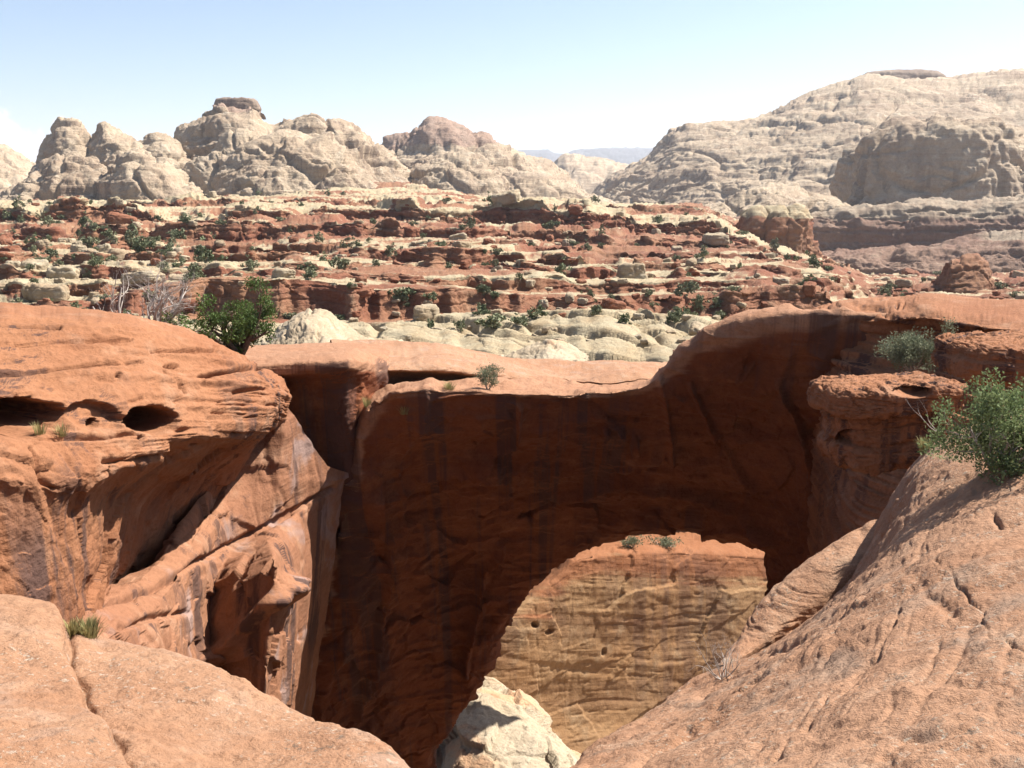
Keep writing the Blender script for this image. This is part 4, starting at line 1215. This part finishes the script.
# low ground that everything stands on, out to the horizon hills
xs = np.concatenate([-np.geomspace(12000, 60, 30), [0], np.geomspace(60, 12000, 30)])
ysg = np.concatenate([[-900, -500, -300, -150, -40], np.linspace(0, 200, 24), np.geomspace(260, 12500, 30)])
X, Y = np.meshgrid(xs, ysg)
Z = np.full(X.shape, -62.0) + 2.0 * fbm(np.stack([X, Y, X * 0], -1).reshape(-1, 3) * 0.02, 3).reshape(X.shape)
tag(grid_obj("canyon_floor", np.stack([X, Y, Z], -1), M['terrain'], (0, 0, 9999), np.full(X.shape, 0.5)), kind='structure')

# the air of a bright desert noon
bpy.ops.mesh.primitive_cube_add(size=1, location=(0, 6400, 180))
hz = bpy.context.object
hz.name = "haze"
hz.scale = (26000, 15000, 820)
hm = bpy.data.materials.new("haze_air")
hm.use_nodes = True
hm.node_tree.nodes.clear()
ho = nd(hm.node_tree, "ShaderNodeOutputMaterial")
hv = nd(hm.node_tree, "ShaderNodeVolumePrincipled")
hv.inputs["Density"].default_value = HAZE
hv.inputs["Color"].default_value = (0.80, 0.88, 1.0, 1)
hv.inputs["Anisotropy"].default_value = 0.25
hm.node_tree.links.new(hv.outputs[0], ho.inputs["Volume"])
hz.data.materials.append(hm)
tag(hz, kind='stuff')


# ------------------------------------------------------------------ plants
def tubes(branches, sides=6):
    """branches: list of (points (n,3), radii (n)) -> verts, quads"""
    V, Q = [], []
    base = 0
    for pts, rad in branches:
        pts = np.asarray(pts, float)
        n = len(pts)
        tg = np.gradient(pts, axis=0)
        tg /= np.maximum(np.linalg.norm(tg, axis=1, keepdims=True), 1e-9)
        up = np.array([0.31, 0.17, 0.93])
        a = np.cross(tg, up)
        a /= np.maximum(np.linalg.norm(a, axis=1, keepdims=True), 1e-9)
        b = np.cross(tg, a)
        th = np.linspace(0, 2 * math.pi, sides, endpoint=False)
        ring = pts[:, None] + np.asarray(rad)[:, None, None] * (np.cos(th)[None, :, None] * a[:, None] + np.sin(th)[None, :, None] * b[:, None])
        V.append(ring.reshape(-1, 3))
        i = np.arange(n * sides).reshape(n, sides) + base
        j = np.roll(i, -1, axis=1)
        Q.append(np.stack([i[:-1], j[:-1], j[1:], i[1:]], -1).reshape(-1, 4))
        base += n * sides
    return np.concatenate(V), np.concatenate(Q)


def grow(r, p, d, L, rad, depth, out, tips, spread=0.7, kids=(2, 4), up=0.15, wig=0.25, shrink=0.66, n=5):
    """recursive limbs"""
    pts, rads = [np.array(p)], [rad]
    d = np.array(d) / np.linalg.norm(d)
    for k in range(n):
        d = d + r.normal(size=3) * wig / n * 2 + np.array([0, 0, up / n])
        d /= np.linalg.norm(d)
        pts.append(pts[-1] + d * L / n)
        rads.append(rad * (1 - 0.55 * (k + 1) / n))
    out.append((pts, rads))
    if depth == 0:
        tips.append((pts[-1], d)); tips.append((pts[-2], d))
        return
    for k in range(r.integers(kids[0], kids[1] + 1)):
        i = r.integers(max(1, n // 3), n + 1)
        nd_ = d + r.normal(size=3) * spread
        grow(r, pts[i], nd_, L * shrink * r.uniform(0.75, 1.2), rads[i] * 0.62, depth - 1, out, tips, spread, kids, up, wig, shrink, n)


def leaves(r, centres, n, rad, size, aspect=2.2, flat=0.0):
    """leaf-sized blades scattered in clumps about the centres"""
    c = centres[r.integers(0, len(centres), n)]
    off = r.normal(size=(n, 3))
    off *= (rad * r.random((n, 1)) ** 0.4) / np.linalg.norm(off, axis=1, keepdims=True)
    p = c + off
    a = r.normal(size=(n, 3)) + off / rad * 0.9 + np.array([0, 0, 0.5])
    a /= np.linalg.norm(a, axis=1, keepdims=True)
    b = np.cross(a, r.normal(size=(n, 3)))
    b /= np.linalg.norm(b, axis=1, keepdims=True)
    s = size * r.uniform(0.6, 1.4, (n, 1))
    v = np.stack([p - b * s / aspect * .5, p + a * s * .5 - b * s * .08, p + b * s / aspect * .5 + a * s * 0.1, p - a * s * .5], 1)
    v = np.stack([p - a * s * .5, p - b * s / aspect * .5, p + a * s * .5, p + b * s / aspect * .5], 1)
    q = np.arange(n * 4).reshape(n, 4)
    return v.reshape(-1, 3), q


def empty(name, loc):
    o = bpy.data.objects.new(name, None)
    o.empty_display_size = 0.3
    o.location = loc
    COL.objects.link(o)
    return o


def plant(name, loc, label, cat, seed, h, w, wood, leaf, n_leaf=1500, lsize=0.07, crad=0.28, stems=5, depth=2, trunk_r=0.04, lean=(0, 0, 1), out_=0.9, up=0.3, parts=('branches', 'foliage'), spread=0.7, kids=(2, 4), wig=0.25, shrink=0.66):
    r = np.random.default_rng(seed)
    root = empty(name, loc)
    br, tips = [], []
    for k in range(stems):
        an = 2 * math.pi * (k + r.random() * .7) / stems
        d = np.array([math.cos(an) * out_, math.sin(an) * out_, 1.0]) + np.array(lean) - np.array([0, 0, 1])
        grow(r, np.array([math.cos(an), math.sin(an), -0.6]) * trunk_r, d, 0.52 * r.uniform(.8, 1.15), trunk_r, depth, br, tips, spread, kids, up, wig, shrink)
    V, Q = tubes(br)
    mx = V[:, 2].max()
    ext = max(V[:, 0].max() - V[:, 0].min(), V[:, 1].max() - V[:, 1].min())
    k = np.array([w / ext, w / ext, h / mx])
    V = V * k
    T = np.array([t[0] for t in tips]) * k
    link(parts[0], mesh_np(parts[0], V, Q), wood, root)
    if leaf is not None:
        lv, lq = leaves(r, T, n_leaf, crad, lsize)
        lv[:, 2] = np.maximum(lv[:, 2], 0.02)
        link(parts[1], mesh_np(parts[1], lv, lq, smooth=False), leaf, root)
    tag(root, label, cat)
    return root


DG = bpy.context.evaluated_depsgraph_get()
bpy.context.view_layer.update()
DG.update()


def ray_ground(px, py, skip=("haze",)):
    """where the sight line over (px,py) meets the rock: plants are rooted there"""
    d = Vector((P(px, py, 1.0))).normalized()
    o = Vector((0, 0, 0)) + d * 0.5
    for _ in range(6):
        hit, loc, nor, idx, ob, mtx = scene.ray_cast(DG, o, d)
        if not hit: return None
        if ob.name.split('.')[0] not in skip: return np.array(loc)
        o = loc + d * 0.01
    return None


def root_at(px, py, D=None, sink=0.04):
    if D is None:
        q = ray_ground(px, py)
        return tuple(q - np.array([0, 0, sink]))
    x, y, z = P(px, py, D)
    return (x, y, z - sink)


plant("pinyon_tree", P(238, 352, 27.5), "green pinyon pine with open dark limbs behind the orange cliff top", "tree", 9, 2.0, 3.0, M['bark'], M['pine'], 8000, 0.085, 0.19, 7, 2, 0.05, (0.0, 0, 1), 0.85, 0.25, ('trunk', 'crown'), 0.75, (3, 4), 0.35)
plant("dead_tree", P(158, 334, 27), "bleached bare juniper with a dense tangle of grey twigs beside the pinyon", "dead tree", 8, 2.35, 2.7, M['deadwood'], None, stems=8, depth=4, trunk_r=0.024, out_=0.8, kids=(3, 4), wig=0.5, spread=0.8, parts=('trunk',))
plant("dead_tree", P(118, 334, 27.5), "thin dead tree with few crooked limbs, left of the grey tangle", "dead tree", 15, 2.5, 1.9, M['deadwood'], None, stems=4, depth=4, trunk_r=0.028, out_=0.5, kids=(2, 3), wig=0.4, spread=0.7, parts=('trunk',))
plant("green_bush", P(1000, 474, 11.4), "large bright green bush sprawling over the rock slope at right edge", "bush", 21, 1.10, 1.75, M['deadwood'], M['bush'], 16000, 0.045, 0.15, 10, 3, 0.022, (0.1, 0, 1), 1.2, 0.3, ('branches', 'leaves'))
plant("sage_bush", P(911, 372, 25.2), "grey-green bush tucked in a notch of the rim above the square block", "bush", 34, 1.35, 1.7, M['deadwood'], M['sage'], 9000, 0.06, 0.2, 9, 3, 0.02, (-0.1, 0, 1), 0.8, 0.4, ('branches', 'leaves'))
plant("sage_bush", P(488, 391, 31.9), "small round blue-green shrub on the arch deck by the undercut bench", "bush", 41, 0.82, 0.85, M['deadwood'], M['sage'], 3000, 0.05, 0.13, 7, 2, 0.015, (0, 0, 1), 0.6, 0.4, ('branches', 'leaves'))
plant("dead_shrub", root_at(724, 678), "small bare silver shrub clinging to the slope in front of the opening", "dead shrub", 55, 0.75, 0.9, M['deadwood'], None, stems=8, depth=4, trunk_r=0.014, out_=0.9, kids=(2, 3), wig=0.4, lean=(-0.5, 0, 1), parts=('branches',))
plant("sage_bush", root_at(631, 547, sink=0.2), "grey-green shrub on the far wall's rim, left of two seen under the arch", "bush", 71, 1.1, 1.5, M['deadwood'], M['sage'], 900, 0.13, 0.25, 6, 2, 0.02, (0, 0, 1), 0.7, 0.4, ('branches', 'leaves'))
plant("sage_bush", root_at(667, 547, sink=0.2), "wider low green shrub on the far wall's rim, right of two seen under the arch", "bush", 73, 0.9, 2.2, M['deadwood'], M['sage'], 1200, 0.13, 0.25, 7, 2, 0.02, (0, 0, 1), 0.9, 0.3, ('branches', 'leaves'))
plant("dead_branch", P(938, 432, 13.6), "bare forked twig sticking out left of the green bush", "branch", 61, 0.55, 0.5, M['deadwood'], None, stems=2, depth=2, trunk_r=0.012, out_=0.3, lean=(-1.3, 0, 0.9), kids=(1, 2), parts=('twigs',))


def tuft(loc, label, seed, h, w, n=160, mat='grass', cat="grass"):
    r = np.random.default_rng(seed)
    a = r.random(n) * 2 * math.pi
    rr = w * 0.25 * r.random(n)
    p0 = np.stack([np.cos(a) * rr, np.sin(a) * rr, np.zeros(n)], -1)
    hh = h * r.uniform(0.5, 1, n)
    ln = w * 0.5 * r.random(n)
    p1 = p0 + np.stack([np.cos(a) * ln * .5, np.sin(a) * ln * .5, hh * .7], -1)
    p2 = p0 + np.stack([np.cos(a) * ln, np.sin(a) * ln, hh], -1)
    sd = np.stack([-np.sin(a), np.cos(a), a * 0], -1) * 0.006
    V = np.stack([p0 - sd, p0 + sd, p1 + sd * .8, p1 - sd * .8, p2], 1).reshape(-1, 3)
    i = np.arange(n)[:, None] * 5
    me = mesh_np("grass_tuft", V, i + np.array([0, 1, 2, 3]), i + np.array([3, 2, 4]), smooth=False)
    o = link("grass_tuft", me, M[mat])
    o.location = loc
    tag(o, label, cat)
    return o


tuft(root_at(88, 636), "grey-green grass clump in the crack behind the near slab", 1, 0.20, 0.30, 260)
tuft(root_at(72, 634), "thin straw grass tuft beside the grey-green clump", 12, 0.2, 0.25, 90)
tuft(root_at(40, 434), "tiny dry grass tuft below the big left cave", 2, 0.28, 0.35, 70)
tuft(root_at(62, 434), "second tiny grass tuft near the small cave", 3, 0.24, 0.35, 60)
tuft(root_at(404, 413), "small yellow grass tuft on left corner of the arch rim", 4, 0.35, 0.5, 120)
tuft(root_at(449, 389), "pale dry grass tuft left of the blue-green shrub", 5, 0.32, 0.65, 160)
tuft(root_at(367, 406), "little green grass tuft where the deck meets the shaded wall", 6, 0.40, 0.45, 110)
tuft(root_at(925, 452), "yellow grass tuft at the left foot of the green bush", 7, 0.32, 0.32, 160)

# shrubs and loose blocks of the ledgy country, each its own object
r = np.random.default_rng(77)
scr = []
for k in range(6):
    base = r.normal(size=(22, 3)) * np.array([0.36, 0.36, 0.34]) + np.array([0, 0, 0.55])
    lv, lq = leaves(r, base, 520, 0.24, 0.22, 1.5)
    lv[:, 2] = np.maximum(lv[:, 2], 0)
    scr.append(mesh_np("juniper_bush", lv, lq, smooth=False))
    scr[-1].materials.append(M['scrub'])
stones = {}
for kk in ('boulder_cream', 'boulder_red'):
    stones[kk] = []
    for k in range(7):
        o = blob("boulder", M[kk], (0, 0, 0), (1.0, r.uniform(.6, .9), r.uniform(.4, .75)), (0, 0, 0), r.uniform(3.0, 5.5), 18, 0.22, 0.8, 0.08, 0.4, 0.04, 0.10, 0.9, seed=k * 13.0 + (5 if kk == 'boulder_red' else 0))
        me = o.data
        bpy.data.objects.remove(o)
        stones[kk].append(me)
PXT = proj(TG)
vis_t = (PXT[..., 0] > 0) & (PXT[..., 0] < 1020) & (PXT[..., 1] > 195) & (PXT[..., 1] < 362)
nzt = TN[..., 2]


def scatter(n, w, fn):
    idx = np.argwhere(vis_t)
    ww = w[vis_t]
    ch = idx[r.choice(len(idx), n * 4, p=ww / ww.sum())]
    done = 0
    for a, b in ch:
        if done >= n: break
        q = TG[a, b]
        d = Vector(q + np.array([0, 0, 0.6]))
        hit, loc, nor, ii, ob, mt = scene.ray_cast(DG, Vector((0, 0, 0)) + d.normalized() * 0.5, d.normalized(), distance=d.length - 1.5)
        while hit and ob.name == 'haze':
            hit, loc, nor, ii, ob, mt = scene.ray_cast(DG, loc + d.normalized() * .1, d.normalized(), distance=max(0.1, d.length - 1.5 - loc.length))
        if hit and ob.name != 'haze': continue
        fn(q, PXT[a, b]); done += 1


# one pixel of picture should count about once
area = np.gradient(PXT[..., 0], axis=1) * np.abs(np.gradient(PXT[..., 1], axis=0))
area = np.clip(np.abs(area), 0, 4)
flat = sstep(0.5, 0.85, nzt)
patch = sstep(-0.2, 0.3, fbm(np.stack([PXT[..., 0] * .012, PXT[..., 1] * .04, PXT[..., 0] * 0], -1).reshape(-1, 3), 2)).reshape(flat.shape)
left_green = np.exp(-((PXT[..., 0] - 110) / 110) ** 2 - ((PXT[..., 1] - 240) / 22) ** 2)


def put_bush(q, pp):
    me = scr[r.integers(len(scr))]
    o = bpy.data.objects.new("juniper_bush", me)
    COL.objects.link(o)
    s = (0.75 + 0.5 * r.pareto(2.5)) * (q[1] / 150) ** 0.6
    s = min(s, 2.6)
    o.location = q - np.array([0, 0, 0.1])
    o.scale = (s * r.uniform(.9, 1.3), s * r.uniform(.9, 1.3), s * r.uniform(.8, 1.25))
    o.rotation_euler = (0, 0, r.uniform(0, 6.28))
    tag(o, "dark green juniper bush dotting the red and cream ledges across the canyon", "bush", "juniper bushes across the canyon")


def put_stone(kk):
    def f(q, pp):
        me = stones[kk][r.integers(7)]
        o = bpy.data.objects.new("boulder", me)
        COL.objects.link(o)
        s = min(0.45 * r.pareto(2.2) + 0.5, 2.6) * (q[1] / 180) ** 0.6
        o.location = q + np.array([0, 0, s * 0.22])
        o.scale = (s * r.uniform(.8, 1.3), s * r.uniform(.8, 1.2), s * r.uniform(.8, 1.15))
        o.rotation_euler = (r.normal() * .12, r.normal() * .12, r.uniform(0, 6.28))
        if kk == 'boulder_cream':
            tag(o, "cream boulder lying loose on the ledges across the canyon", "boulder", "cream boulders across the canyon")
        else:
            tag(o, "rust red boulder lying loose on the ledges across the canyon", "boulder", "red boulders across the canyon")
    return f


left_st = np.exp(-((PXT[..., 0] - 60) / 130) ** 2 - ((PXT[..., 1] - 275) / 25) ** 2)
scatter(230, area * (flat + 0.1) * (0.25 + patch + 4 * left_green) * (PXT[..., 1] < 330), put_bush)
scatter(240, area * (0.3 + flat) * (0.3 + (1 - patch) + 3.0 * left_st) * (PXT[..., 1] < 345), put_stone('boulder_cream'))
scatter(130, area * (0.3 + flat) * (0.4 + (1 - patch)) * (PXT[..., 1] < 318), put_stone('boulder_red'))
